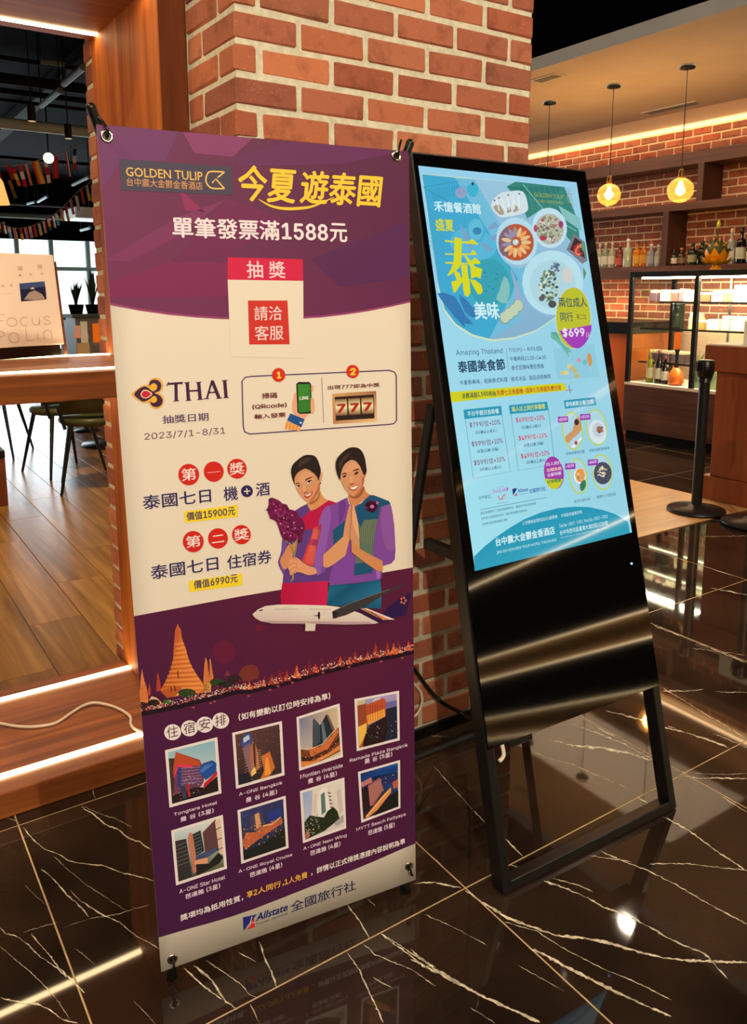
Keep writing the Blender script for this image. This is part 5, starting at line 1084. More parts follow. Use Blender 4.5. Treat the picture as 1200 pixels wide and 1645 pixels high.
for sx_, h in ((860, 60), (915, 80), (950, 120), (1000, 90), (1060, 110), (1130, 160), (1165, 70), (1190, 200), (1250, 170), (1330, 190), (1395, 120), (1430, 200), (1480, 130), (1530, 100), (1600, 160), (1680, 150), (1690, 90), (1750, 110), (1800, 170), (1840, 100), (1900, 120), (1965, 220), (2010, 140), (2060, 200), (2110, 160), (2160, 120), (2230, 150)):
    h *= .68; y = basey(sx_)-12; w = 16+h*.16; P.poly([(sx_-w, y), (sx_-w*.4, y-h*.4), (sx_, y-h*.85), (sx_+w*.4, y-h*.4), (sx_+w, y)], rl.choice([(150, 48, 36), (190, 74, 40), (214, 96, 48), (120, 34, 40)]), 4)
for i in range(900):
    x = rl.uniform(80, 2270)**1.0; d = abs(rl.gauss(0, 1)); y = basey(x)-18-d*(30 if x > 300 else 22); r = rl.uniform(1.6, 4.6); c = rl.choice(Lc)
    if d > 1.5: c = rl.choice([(150, 48, 36), (176, 66, 46)])
    P.poly([(x-r, y-r), (x+r, y-r), (x+r, y+r), (x-r, y+r)], c, 7)
for x, y in ((500, 736), (640, 700), (670, 686), (945, 640), (1115, 590), (1180, 560), (1295, 530), (1540, 450), (1750, 400), (2010, 355), (2180, 325)): P.ell(x, y, 16, 9, (126, 50, 58), 3, n=10).ell(x, y, 8, 5, (170, 96, 86), 4, n=8)
P.done('temple_skyline_print', 'orange night skyline print of riverside temples')
# lower headings
P.clip = None
P.at(0, 0, 1)
for x, y in ((277, 1177), (304, 1170.5), (328.5, 1164.5), (354, 1158)): P.ell(x, y, 13.6, 12.8, (232, 216, 200), 3, -14); P.done('disc')
for x, y, c in ((277, 1177, '住'), (304, 1170.5, '宿'), (328.5, 1164.5, '安'), (354, 1158, '排')): text1(P, c, (x-8.5, y+10.5), (x+9, y+6), 18.5, (84, 24, 50), .0, 4)
P.at(210, 980, 2.5532); text1(P, '(如有變動以訂位時安排為準)', (440, 456), (818, 357), 30, WH, .02)
P.at(240, 1240, 2.6087)
for s_, bl_, br_, h in (('Tongtara Hotel', (102, 190), (283, 141), 17), ('曼 谷 (3星)', (128, 212), (270, 172), 20), ('A-ONE Bangkok', (374, 105), (556, 56), 17), ('曼 谷 (4星)', (401, 130), (535, 93), 20), ('A-ONE Star Hotel', (125, 511), (316, 448), 17), ('芭達雅 (3星)', (149, 535), (297, 489), 21), ('A-ONE Royal Cruise', (372, 428), (597, 353), 17), ('芭達雅 (4星)', (418, 444), (556, 398), 21), ('A-ONE New Wing', (643, 332), (825, 272), 17), ('芭達雅 (4星)', (671, 352), (800, 308), 21), ('MYTT Beach Pattyaya', (866, 251), (1073, 180), 17), ('芭達雅 (5星)', (914, 266), (1028, 226), 21)): text1(P, s_, bl_, br_, h, (232, 206, 206), .008 if ord(s_[0]) < 128 else .018)
P.at(210, 980, 2.5532)
for s_, bl_, br_, h in (('Montien riverside', (694, 692), (868, 642), 17), ('曼 谷 (4星)', (724, 713), (845, 677), 20), ('Ramada Plaza Bangkok', (897, 626), (1136, 555), 17), ('曼 谷 (5星)', (957, 630), (1073, 598), 20)): text1(P, s_, bl_, br_, h, (232, 206, 206), .008 if ord(s_[0]) < 128 else .018)
P.at(240, 1240, 2.6087)
text1(P, '獎項均為抵用性質，', (130, 628), (392, 545), 28, WH, .02); text1(P, '享2人同行，1人免費', (406, 530), (662, 447), 28, (238, 176, 60), .02); text1(P, '，詳情以正式得獎憑證內容說明為準', (676, 435), (1071, 290), 27, WH, .02)
P.poly("390,610 448,597 428,625 412,640 393,668", (34, 40, 110), 3).poly("405,663 425,640 436,606 441,650", (206, 40, 44), 3).line("428,606 420,634 440,630", 3, paper, 4); P.done('agency_emblem', 'small blue and red travel agency mark')
text1(P, 'Allstate', (444, 628), (579, 585), 32, (30, 36, 96), .03, 3, .25); text1(P, 'Travel Service', (444, 645), (578, 601), 10, (60, 50, 60), .0, 3, .2); text1(P, '全國旅行社', (591, 590), (863, 490), 44, (44, 40, 70), .012)
# eight hotel pictures
def thumb(quad, draw, lab):
    q = [Vector(p) for p in quad]
    def B(x, y): a = q[0].lerp(q[1], x); b = q[3].lerp(q[2], x); r = a.lerp(b, y); return (r.x, r.y)
    P.at(0, 0, 1); P.poly([B(0, 0), B(1, 0), B(1, 1), B(0, 1)], (232, 214, 198), 3)
    def I(x, y): return B(.055+x*.89, .045+y*.90)
    def g(t, c, l=5): P.poly([I(*p) for p in P.pts(t)], c, l)
    def ln(t, w, c, l=6): P.line([I(*p) for p in P.pts(t)], w, c, l)
    draw(g, ln, I); P.done('hotel_picture', lab)
def dots(I, n, box, cols, seed, l=7, r=(.4, 1.0)):
    rg = random.Random(seed)
    for i in range(n):
        x, y = I(rg.uniform(box[0], box[2]), rg.uniform(box[1], box[3])); s = rg.uniform(*r); P.poly([(x-s, y-s*.7), (x+s, y-s*.7), (x+s, y+s*.7), (x-s, y+s*.7)], rg.choice(cols), l)
def t1(g, ln, I):
    g("0,0 1,0 1,1 0,1", [(150, 186, 186), (130, 176, 184), (214, 200, 180), (190, 190, 176)], 4)
    g("0,.12 .15,.15 .05,.8 0,1", (70, 50, 40)); g(".16,.03 .65,.30 .75,.55 .7,.75 .5,.95 .05,1 .05,.45 .12,.3", (110, 60, 80)); g(".16,.03 .65,.32 .66,.43 .18,.27 .06,.45 .1,.25", (186, 74, 40), 6); g(".18,.27 .5,.37 .48,.42 .2,.33 .08,.52 .08,.45", (226, 60, 80), 6)
    for i in range(6): ln(".2,%.2f .66,%.2f" % (.36+.06*i, .44+.055*i), .7, (150, 140, 190), 7)
    g(".18,.33 .25,.35 .22,.75 .15,.7", (50, 60, 120), 7); g(".6,.5 .72,.38 .92,.37 1,.45 .98,.62 .75,.72", (36, 76, 140), 7); g(".62,.52 .75,.42 .95,.44 .7,.56", (70, 110, 170), 8)
    g(".68,.88 .7,.78 1,.6 1,.68", (196, 36, 50), 8); g(".0,.85 .5,.8 .7,.85 1,.7 1,1 0,1", (36, 26, 24), 6); g(".22,.7 .3,.72 .32,.97 .22,.95", (50, 60, 80), 7); g(".33,.7 .38,.7 .4,.95 .35,.95", (180, 40, 44), 8); dots(I, 60, (.1, .45, .6, .95), [(190, 60, 60), (120, 110, 160), (60, 40, 40), (206, 190, 190)], 1)
def t2(g, ln, I):
    g("0,0 1,0 1,1 0,1", [(96, 60, 50), (80, 50, 50), (60, 44, 40), (40, 34, 38)], 4); dots(I, 160, (0, 0, 1, 1), [(60, 52, 66), (90, 70, 76), (130, 90, 70), (40, 36, 44), (150, 90, 50)], 2, 5)
    g(".12,.15 .2,.02 .35,.05 .38,.2 .3,.35 .14,.32", (60, 76, 130), 6); g(".17,.1 .3,.06 .32,.15 .18,.2", (190, 196, 216), 7); g(".14,.3 .3,.22 .38,.3 .4,.78 .28,.88 .2,.6", (130, 96, 100), 7); g(".3,.4 .38,.2 .45,.3 .48,.5 .5,.78 .32,.85", (180, 104, 76), 8); g(".38,.25 .43,.25 .42,.75 .38,.75", (70, 46, 36), 9)
    for i in range(9): ln(".16,%.2f .32,%.2f" % (.34+.055*i, .31+.055*i), .6, (176, 120, 110), 9); ln(".44,%.2f .55,%.2f" % (.4+.045*i, .42+.04*i), .6, (220, 170, 110), 9)
    g(".3,.8 .4,.7 .42,.85 .3,.9", (250, 190, 100), 9); g(".55,.55 .75,.5 .85,.85 .7,1 .5,1 .6,.85", (206, 110, 50), 7); g(".65,.6 .7,.6 .75,.95 .6,.95", (250, 150, 60), 8); g("0,.8 .25,.82 .3,1 0,1", (36, 34, 42), 8)
def t3(g, ln, I):
    g("0,0 1,0 1,1 0,1", [(120, 116, 140), (206, 180, 130), (220, 190, 150), (200, 186, 160)], 4); g(".35,.12 .38,.08 .52,.26 .56,.24 .7,.08 .76,.12 .92,.5 .9,.62 .3,.8", (40, 44, 48), 5); g(".35,.12 .38,.08 .52,.26 .5,.6 .33,.68", (70, 74, 80), 6); g(".56,.24 .62,.22 .68,.6 .58,.65", (96, 112, 122), 6); g(".7,.08 .76,.12 .92,.5 .88,.58 .78,.3", (120, 84, 70), 6)
    g("0,.62 .25,.72 .6,.68 .85,.52 .95,.42 1,.44 1,.92 .5,1 0,1", (120, 62, 34), 7); g(".2,.66 .5,.7 .8,.55 .96,.42 .98,.52 .7,.78 .25,.84", (206, 110, 56), 8); ln(".0,.62 .25,.68 .55,.66 .9,.45 1,.38", 1.2, (226, 190, 140), 9); g("0,.78 .3,.86 .7,.8 1,.62 1,.7 .6,.88 .2,.92 0,.86", (60, 34, 24), 9)
    g("0,.88 .3,.94 .7,.88 1,.78 1,.88 .4,1 0,1", (220, 130, 66), 10); dots(I, 50, (.1, .72, 1, .95), [(250, 200, 120), (150, 70, 40), (236, 140, 80)], 3, 11)
def t4(g, ln, I):
    g("0,0 1,0 1,1 0,1", [(150, 150, 180), (176, 150, 180), (40, 34, 56), (60, 30, 30)], 4); g(".55,.15 1,.15 1,.3 .6,.35", (110, 100, 150), 5); g(".7,.3 1,.28 1,1 .6,1", (34, 34, 52), 6); g(".0,.0 .2,0 .2,.1 0,.1", (200, 180, 130), 6); g("0,.1 .22,.08 .22,.5 .2,.8 0,.95", (150, 70, 40), 6); g(".22,.12 .65,.04 .72,.1 .7,.45 .22,.55", (190, 80, 44), 7); g(".36,.08 .45,.02 .58,.02 .62,.08", (206, 196, 200), 6)
    g(".22,.35 .68,.28 .7,.45 .25,.55", (240, 160, 60), 8); g("0,.55 .22,.5 .2,.75 .05,.95 0,1", (250, 180, 70), 8); g(".25,.58 .7,.46 .76,.7 .65,1 .1,1 .12,.85", (40, 22, 20), 9); g("0,.97 .1,.85 .3,.9 .3,1 0,1", (170, 80, 30), 8)
    for i in range(7): ln(".%02d,.14 .%02d,.48" % (26+6*i, 26+6*i), .6, (130, 50, 34), 9)
    dots(I, 50, (.2, .6, 1, 1), [(90, 70, 60), (60, 40, 50), (190, 170, 170), (60, 80, 50)], 4, 10)
def t5(g, ln, I):
    g("0,0 1,0 1,1 0,1", [(196, 204, 196), (226, 216, 196), (90, 96, 50), (40, 34, 30)], 4); g("0,.18 .24,.2 .27,.6 .3,1 0,1", (52, 46, 44), 5)
    for i in range(6): ln("0,%.2f .26,%.2f" % (.28+.08*i, .27+.08*i), .8, (120, 110, 100), 6)
    g(".27,.2 .32,.1 .38,.12 .42,.6 .4,.92 .33,.95 .3,.6", (196, 120, 86), 7); g(".38,.15 .56,.12 .6,.55 .42,.6", (44, 44, 46), 6)
    for i in range(6): ln(".39,%.2f .55,%.2f" % (.2+.07*i, .18+.07*i), .9, (110, 120, 116), 7)
    g(".6,.18 .88,0 .9,.0 .95,.65 .62,.6", (96, 60, 60), 6); g(".88,.03 1,0 1,.75 .92,.7", (226, 186, 150), 7)
    for y in (.2, .42, .62): ln(".88,%.2f 1,%.2f" % (y, y-.02), 1.2, (60, 36, 30), 8)
    g(".42,.6 .88,.55 .92,.62 .6,.72 .4,.68", (70, 76, 110), 8); g(".38,.68 .66,.7 .66,.82 .38,.76", (220, 150, 110), 9); g(".4,.76 .66,.84 .9,.68 1,.8 .9,.9 .4,1", (34, 30, 28), 8); dots(I, 60, (0, .65, 1, 1), [(50, 56, 30), (40, 34, 30), (80, 90, 50)], 5, 8)
def t6(g, ln, I):
    g("0,0 1,0 1,1 0,1", [(56, 60, 100), (50, 50, 90), (40, 40, 50), (30, 34, 28)], 4); dots(I, 120, (0, 0, 1, .5), [(70, 66, 100), (46, 46, 70), (110, 90, 100)], 6, 5); g(".6,.2 .95,.15 .95,.35 .65,.42", (44, 56, 120), 6); g(".32,.14 .42,.12 .46,.42 .34,.46", (220, 150, 90), 7)
    for i in range(6): ln(".22,%.2f .5,%.2f" % (.18+.05*i, .16+.05*i), .7, (130, 96, 90), 6)
    g("0,.6 .1,.45 .3,.5 .5,.42 .95,.4 .95,.5 .6,.6 .3,.7 .05,.8", (190, 96, 56), 7); ln(".5,.42 .7,.45 .92,.36", 1.6, (250, 190, 130), 8); g("0,.82 .5,.8 1,.6 1,1 0,1", (32, 32, 26), 8); dots(I, 130, (0, .35, .95, .8), [(226, 120, 60), (250, 190, 120), (130, 60, 70), (90, 60, 60), (60, 76, 80)], 7, 8)
def t7(g, ln, I):
    g("0,0 1,0 1,1 0,1", [(150, 164, 196), (222, 208, 184), (216, 200, 180), (206, 200, 190)], 4); g(".25,0 1,0 1,.8 .2,.6", (222, 208, 184), 5); g(".42,.08 .5,.02 .62,.06 .72,.6 .35,.7 .36,.3", (232, 222, 206), 6); g(".45,.16 .55,.12 .56,.55 .45,.6", (96, 116, 104), 7); g(".62,.1 .68,.14 .76,.5 .68,.52", (216, 200, 184), 7)
    for i in range(5): ln(".%02d,%.2f .%02d,%.2f" % (63+i, .16+.08*i, 70+i, .19+.08*i), 1.8, (120, 70, 60), 8)
    g(".28,.1 .34,.1 .3,.5 .24,.5", (220, 186, 170), 6); g("0,.62 .15,.52 .35,.6 .5,.66 .6,.55 .75,.5 .85,.62 .9,.8 .5,.95 0,1", (40, 44, 26), 8); g(".85,.2 .95,.15 1,.65 .9,.7", (206, 186, 170), 6); g("0,.9 .1,.78 .12,.95 0,1", (190, 110, 80), 9); dots(I, 90, (0, .55, .4, .95), [(120, 116, 90), (60, 60, 36), (200, 190, 170)], 8, 9); g(".75,.85 1,.74 1,.9 .8,.93", (170, 160, 150), 9)
def t8(g, ln, I):
    g("0,0 1,0 1,1 0,1", [(30, 50, 100), (36, 84, 150), (36, 44, 60), (60, 30, 30)], 4); g("0,.1 1,.05 1,.18 .3,.25 0,.22", (24, 60, 120), 5); g("0,.25 .3,.15 1,.2 1,.4 0,.45", (36, 46, 90), 5); dots(I, 90, (0, .2, 1, .6), [(60, 60, 96), (130, 90, 90), (190, 170, 160), (40, 40, 60)], 9, 6)
    g("0,.2 .28,.14 .3,.26 0,.3", (190, 116, 110), 6); g(".18,.3 .5,.2 .6,.5 .3,.78 .2,.75", (150, 84, 76), 7)
    for i in range(9): ln(".%02d,.%02d .%02d,.%02d" % (20+4*i, 32-i, 23+4*i, 76-3*i), .7, (220, 150, 130), 8)
    g("0,.35 .18,.3 .2,.8 0,.85", (44, 26, 28), 7); g(".05,.95 .6,.6 .8,.5 .8,.62 .4,.9 .1,1", (226, 140, 70), 9); ln(".1,.95 .5,.7 .78,.53", 1, (250, 210, 140), 10); g(".4,.95 .7,.72 1,.62 1,1 .3,1", (30, 26, 24), 9); g(".84,.4 1,.36 1,.55 .86,.56", (180, 90, 60), 8)
TH = [((264.8,1206),(348.5,1184.5),(355.3,1274.4),(272,1298)), ((372.3,1177.5),(452,1158),(456.4,1245),(378.6,1267.4)), ((475.5,1151.7),(544.9,1129.1),(550.4,1215.5),(479.8,1238)), ((568.8,1122),(640.8,1108),(642,1188),(572.5,1206)), ((274.7,1334.7),(357.4,1309),(364.2,1395.5),(282.5,1422.8)), ((380.7,1301.8),(458,1278),(462.9,1362),(387,1388)), ((481,1270.7),(552.5,1248.2),(555.5,1330.2),(485.9,1354.5)), ((574.4,1239.4),(642.4,1219.8),(642.9,1297.2),(579.9,1321.5))]
for q, d, lab in zip(TH, (t1, t2, t3, t4, t5, t6, t7, t8), ('red and blue stepped hotel by day', 'night aerial of two lit towers', 'dark twin peaked tower over lit terraces', 'orange lit tower at dusk', 'brown hotel courtyard by day', 'night resort with lit tower', 'white tower behind dark trees', 'seaside tower block at blue dusk')): thumb(q, d, lab)
# eyelets, hooks, stand
for (x, y, tip) in ((172, 222, (156, 180)), (637, 245, (658, 226)), (277, 1541, None), (657, 1391, None)):
    u, v = buv(x, y); c = bp(u, v, 3); e = MB(); n = 20; vs = []
    for i in range(n):
        a = 2*math.pi*i/n
        for r, h in ((.0055, .0002), (.007, .0014), (.0095, .0014), (.0105, .0001)): vs.append(c+(BE*math.cos(a)+BU*math.sin(a))*r+BN*h)
    e.add(vs, [(i*4+j, ((i+1) % n)*4+j, ((i+1) % n)*4+j+1, i*4+j+1) for i in range(n) for j in range(3)], True).build('eyelet', M['gold_eyelet'], bs_)
    MB().cyl(c+BN*.0003, c+BN*.0006, .0056, n=16).build('eyelet_hole', M['plastic'], bs_)
    up = 1 if tip else -1; sx = -1 if u < BW/2 else 1
    end = c+BU*up*.03+BE*sx*.012
    MB().tube([c-BN*.002-BU*up*.004, c+BN*.006-BU*up*.001, c+BN*.009+BU*up*.010, c+BN*.004+BU*up*.022+BE*sx*.006, end-BN*.004], .0022, 8, 5).build('hook', M['plastic'], bs_)
hub = bp(BW/2, BL_*.47)-BN*.13
cor = {}
for nm, (u, v) in (('tl', (-.004, BL_+.022)), ('tr', (BW+.004, BL_+.012)), ('bl', (.02, -.012)), ('br', (BW-.02, -.012))):
    e = bp(u, v)-BN*.006
    if nm in ('bl', 'br'): e.z = .012
    MB().cyl(hub, e, .006, .005, 10).build('arm', M['plastic'], bs_)
    d = (e-hub).normalized(); MB().cyl(e-d*.045, e+d*.004, .0085, .0085, 14).sphere(e+d*.004, .0085, 12, 6).build('arm_cap', M['plastic'], bs_)
MB().cyl((hub.x, hub.y, hub.z-.05), (hub.x, hub.y, hub.z+.05), .022, n=14).build('hub', M['plastic'], bs_)
ft = hub+Vector((.03, .16, 0)); ft.z = .012; MB().cyl(hub, ft, .007, n=10).build('rear_leg', M['plastic'], bs_)
for nm, u in (('l', .022), ('r', BW-.022)):
    e = bp(u, 0)-BN*.012; MB().cyl((e.x, e.y, .001), (e.x, e.y, .034), .011, .009, 14).build('rubber_foot', M['plastic'], bs_)
# ================================================================== SCREEN OF THE DIGITAL SIGN
SB = (158, 216, 232); DT = (24, 62, 96); TE = (30, 150, 180)
S0 = Print(kuv, spt, scrc, M['screen'], ks)
S0.poly("669,267 925,292 1013,858 762,922", [(150, 206, 232), (150, 206, 232), (150, 210, 226), (160, 224, 236)], 0)
disp = S0.done('screen', 'pale blue lit menu screen')
S = Print(kuv, spt, scrc, M['screen'], disp)
# hero picture area, bounded below by an arc
arc = [(704, 470), (712, 500), (730, 524), (757, 541), (790, 549), (825, 545), (860, 533), (890, 512), (915, 480), (936, 440)]
S.at(0, 0, 1)
S.poly([(674, 280), (915, 300), (936, 440)]+[(a-1, b+3) for a, b in reversed(arc[:-1])]+[(700, 455)], (206, 224, 190), 1)
S.poly([(675, 281), (718, 286), (760, 288), (765, 288), (800, 291), (915, 300), (930, 385), (936, 440)]+list(reversed(arc[:-1]))+[(700, 455)], [(150, 196, 220)]*8+[(130, 176, 206)]*len(arc), 2)
S.poly("675,281 728,286 830,450 808,500 784,548 757,541 730,524 712,500 704,470", (60, 166, 206), 3).poly("728,286 760,289 845,440 832,520 784,548 808,500 830,450", (110, 186, 216), 3)
S.poly("812,300 826,292 905,300 926,352 934,420 925,400 900,370 870,335 845,352 836,330 824,315", (50, 130, 120), 4).poly("812,300 900,300 880,330", (40, 120, 110), 5); S.line("838,296 878,345 925,372", 1.4, (130, 190, 180), 6); S.poly("895,330 930,350 933,372 905,352", (130, 190, 190), 5)
for i in range(8): S.line([(845+9*i, 298+i), (856+9*i, 345-3*i)], .5, (80, 156, 146), 6)
rs = random.Random(21)
def blob(x, y, rx, ry, n, cols, l, r=(1.5, 3), elong=1.6):
    for i in range(n):
        a, q = rs.uniform(0, 6.28), rs.random()**.5; c = rs.choice(cols); S.ell(x+rx*q*math.cos(a), y+ry*q*math.sin(a), rs.uniform(*r)*elong, rs.uniform(*r), c, l+i % 3, rs.uniform(0, 180), 8)
# faint fronds and dishes under the blue wash
for i in range(16): S.line([(690+i*4.2, 303-i*.4+abs(8-i)*.3), (694+i*3.6, 325-i*1.0)], .6, (40, 130, 166), 5)
S.line("677,302 700,298 735,292", .8, (40, 130, 166), 5).line("677,302 700,316 720,326", .8, (40, 130, 166), 5)
S.ell(757, 306, 9, 12, (60, 176, 206), 5).ell(757, 296, 2, 3, (40, 70, 90), 6).ell(738, 311, 9, 9, (146, 160, 196), 5)
S.ell(758, 395, 38, 26, (84, 180, 214), 4, 12).ell(762, 372, 15, 21, (70, 170, 206), 5).ell(762, 371, 12, 18, (92, 184, 214), 6).ell(764, 373, 7, 6, (50, 130, 170), 7)
for t in ("735,360 748,380 745,390", "745,372 758,398 752,402", "770,390 790,402 780,405", "778,372 792,358 798,366", "785,384 796,378 794,390"): S.poly(t, (120, 160, 196), 6, 2)
S.ell(785, 458, 39, 44, (60, 170, 190), 4).ell(783, 456, 33, 38, (52, 158, 178), 5).poly("808,446 817,462 812,490 795,484 800,470", (130, 190, 186), 6, 2)
for x, y in ((776, 440), (779, 447), (796, 442), (795, 450), (783, 462), (790, 466), (778, 470)): S.line([(x-2, y), (x+2, y+1.5)], 1.2, (30, 110, 140), 7)
for t in ("700,475 728,480 745,510 758,525 735,520 722,505", "722,488 742,518 744,530 732,515", "735,476 760,500 760,514 745,505"): S.poly(t, (50, 120, 176), 6, 2)
for i in range(10): S.line([(686, 340+i*6), (704+i*1.5, 352+i*8)], .6, (50, 150, 160), 5)
# dishes on the right
S.poly("786,330 800,312 815,308 838,308 846,330 842,342 812,350 798,348", (206, 222, 228), 8, 3)
for t in ("790,334 800,346 808,344 800,330", "812,343 815,332 820,340", "822,342 826,330 831,338"): S.poly(t, (170, 156, 130), 9, 2)
for i in range(5): S.line([(795+9*i, 322-2*i), (800+8*i, 340-i)], 1.6, (232, 238, 240), 10)
for x, y in ((792, 323), (799, 319), (814, 314), (832, 312)): S.ell(x, y, 1.6, 1.6, (120, 90, 110), 11, n=6)
S.ell(828, 392, 33, 41, (150, 190, 214), 8, -12).ell(828, 389, 33, 39, (178, 216, 232), 9, -12).ell(827, 391, 28.5, 30, (184, 84, 50), 10, -8).poly("800,380 815,365 822,390 812,415 800,405", (130, 96, 110), 11, 2)
for k in range(15):
    a = k*2*math.pi/15; c = (150, 140, 160) if 8 < k < 12 or k in (7,) else ((226, 190, 140), (236, 160, 90))[k % 2]; S.ell(827+16*math.cos(a), 391+17*math.sin(a), 8.4, 3.2, c, 12, math.degrees(a), 10)
S.ell(826, 391, 5, 5, (190, 214, 206), 14); blob(827, 391, 4, 4, 8, [(230, 230, 230), (150, 180, 150)], 15, (.6, 1.2))
S.ell(881, 369, 27.5, 35, (150, 186, 214), 8, -8).ell(881, 367, 28, 33, (190, 222, 234), 9, -8).ell(881, 369, 22.5, 25, (176, 176, 160), 10, -8); blob(881, 369, 19, 22, 70, [(196, 190, 176), (130, 140, 90), (170, 70, 90), (206, 206, 196), (150, 110, 90), (90, 120, 90)], 11, (1, 2.4)); S.ell(899, 361, 4, 5.5, (150, 60, 100), 15).ell(858, 368, 3, 6, (186, 70, 100), 15).ell(870, 384, 5, 4, (180, 60, 80), 15)
S.poly("921,376 938,390 942,420 934,425 908,402", (120, 120, 130), 9).poly("922,382 934,391 938,416 914,402", (60, 40, 44), 10); blob(926, 402, 7, 9, 16, [(196, 60, 60), (226, 130, 100), (170, 40, 50)], 11, (1.6, 2.6)); S.poly("930,392 937,390 940,410 934,404", (90, 150, 110), 12)
S.ell(886, 458, 49, 54, (140, 182, 212), 8, -5).ell(886, 456, 49, 52.5, (180, 222, 234), 9, -5).ell(886, 459, 37, 40, (170, 212, 224), 10, -5).ell(910, 444, 8, 13, (206, 206, 200), 11)
blob(880, 462, 14, 26, 90, [(96, 116, 96), (190, 210, 190), (70, 84, 80), (150, 186, 160), (210, 220, 206), (110, 150, 110)], 11, (1.2, 2.8)); blob(893, 432, 9, 7, 20, [(120, 136, 160), (180, 196, 206), (90, 110, 130)], 12, (1.2, 2.6)); S.ell(868, 482, 4.5, 4.5, (90, 90, 90), 15).ell(885, 491, 6.5, 6, (74, 76, 76), 15)
S.poly("822,440 836,480 832,498 812,508 806,516 822,500 826,470 818,438", (150, 170, 200), 6, 2)
for x, y in ((830, 498), (823, 506), (815, 512), (808, 518)): S.ell(x, y-4, 8.2, 10.2, (120, 146, 120), 12, -15).ell(x+.4, y-4.6, 7.2, 9.2, (190, 206, 176), 13, -15)
S.poly("935,430 940,440 936,452", (90, 140, 90), 9)
S.done('hero_picture', 'food collage with bowls on banana leaf under a blue wash')
WS = (206, 236, 240); YS = (214, 214, 30)
S.at(660, 230, 4)
text1(S, '禾憶餐酒館', (142, 446), (446, 472), 70, WS, .03); text1(S, '盛夏', (152, 572), (272, 580), 80, YS, .03)
# big brushy character drawn from strokes
S.at(700, 400, 9.23)
def K(t, w=0, l=16): S.poly(t, YS, l, 0)
K("250,-150 360,-130 355,200 330,300 250,370 170,430 145,430 200,330 235,230 250,100"); K("110,-108 250,-92 250,-70 110,-82"); K("360,-90 470,-92 510,-130 600,-60 600,-40 360,-66"); K("110,92 250,96 250,116 110,112"); K("355,92 500,92 520,30 580,90 590,112 355,116")
K("120,222 240,225 330,228 470,235 560,150 640,225 630,250 120,248"); K("395,110 430,125 520,235 560,290 665,320 640,470 580,440 500,470 490,300 440,210"); K("345,250 445,260 450,380 480,540 490,680 450,745 405,720 380,620 375,480")
K("255,340 330,390 345,450 470,480 480,490 350,520 300,520 250,400"); K("205,520 345,480 370,520 265,680 240,680"); K("480,480 560,490 650,560 675,650 640,705 600,700 540,600")
S.done('big_character', 'large yellow brush style character'); S.at(700, 400, 9.23)
text1(S, '美味', (562, 1085), (935, 1075), 270, WS, .03, 17)
S.at(820, 400, 8)
S.poly([(560+230+230*math.cos(math.radians(a))*1.0, 905+402*math.sin(math.radians(a))) for a in range(0, 360, 10)], (206, 214, 230), 16); S.poly([(790+222*math.cos(math.radians(a)), 905+396*math.sin(math.radians(a))) for a in range(0, 360, 10)], (186, 190, 44), 17)
S.poly("612,1075 1025,992 1022,1060 990,1160 940,1240 880,1290 840,1300 780,1290 720,1240 660,1170", (160, 56, 180), 18, 0); S.done('price_badge', 'round yellow and magenta price badge'); S.at(820, 400, 8)
text1(S, '兩位成人', (610, 770), (975, 785), 130, DT, .01, 19); text1(S, '同行', (630, 955), (795, 965), 120, DT, .01, 19); text1(S, '第二位', (835, 925), (965, 935), 70, (120, 60, 40), 0, 19); text1(S, '$699', (660, 1170), (945, 1160), 140, (236, 226, 244), .03, 19); text1(S, '/人', (955, 1160), (1010, 1150), 70, (236, 226, 244), .0, 19)
S.at(780, 270, 7.5); GG = (150, 170, 90)
text1(S, 'GOLDEN TULIP', (575, 345), (930, 372), 50, GG, .01, 7); text1(S, '台中震大金鬱金香酒店', (590, 415), (930, 440), 40, GG, 0, 7); S.line("1045,318 990,300 965,340 985,395 1050,450", 9, GG, 7).line("1050,450 990,400", 8, GG, 7); S.done('emblem')
# middle block
S.at(720, 550, 4.615); TX_ = (40, 84, 120)
text1(S, 'Amazing Thailand', (52, 128), (398, 108), 50, TX_, .0); text1(S, '泰國美食節', (68, 250), (418, 226), 92, DT, .03)
S.line("421,62 440,225", 2, TX_, 3); 
for s_, a, b, h in (('7/1(六) ~ 8/31(四)', (440, 90), (692, 78), 32), ('午餐時段11:30~14:00', (450, 158), (720, 135), 34), ('泰式百匯味覺狂想曲', (462, 225), (702, 208), 36), ('今夏泰美味，經典泰式料理 · 泰式冰品 · 甜品自助無限', (78, 342), (755, 288), 38)): text1(S, s_, a, b, h, TX_, .01)
S.poly("5,392 840,315 870,345 858,372 15,468", (206, 206, 30), 3); S.line("862,372 915,368", 5, (200, 90, 70), 5).line("885,330 898,392", 5, (90, 90, 110), 5); S.ell(864, 326, 8, 8, (150, 196, 206), 5).ell(900, 310, 8, 8, (150, 196, 206), 5); S.done('yellow_ribbon', 'yellow ribbon bar')
text1(S, '消費滿額1,588再抽', (92, 442), (348, 412), 42, (50, 76, 60), .02, 4); text1(S, '免費七日泰國機+酒與七日泰國免費住宿', (352, 416), (832, 372), 42, (190, 60, 30), .02, 4)
S.poly("105,522 385,490 392,558 112,592", TE, 3).poly("440,486 725,456 735,520 450,552", TE, 3).poly("848,446 1082,418 1090,478 858,508", TE, 3); S.done('heading_bars', 'teal heading bars')
text1(S, '不分平假日自助餐', (136, 574), (370, 548), 40, WS, .02, 4); text1(S, '兩人以上同行享優惠', (466, 536), (712, 508), 40, (214, 220, 90), .02, 4); text1(S, '泰味創新主餐(加價)', (864, 494), (1078, 470), 38, WS, .02, 4)
S.at(690, 540, 3.636)
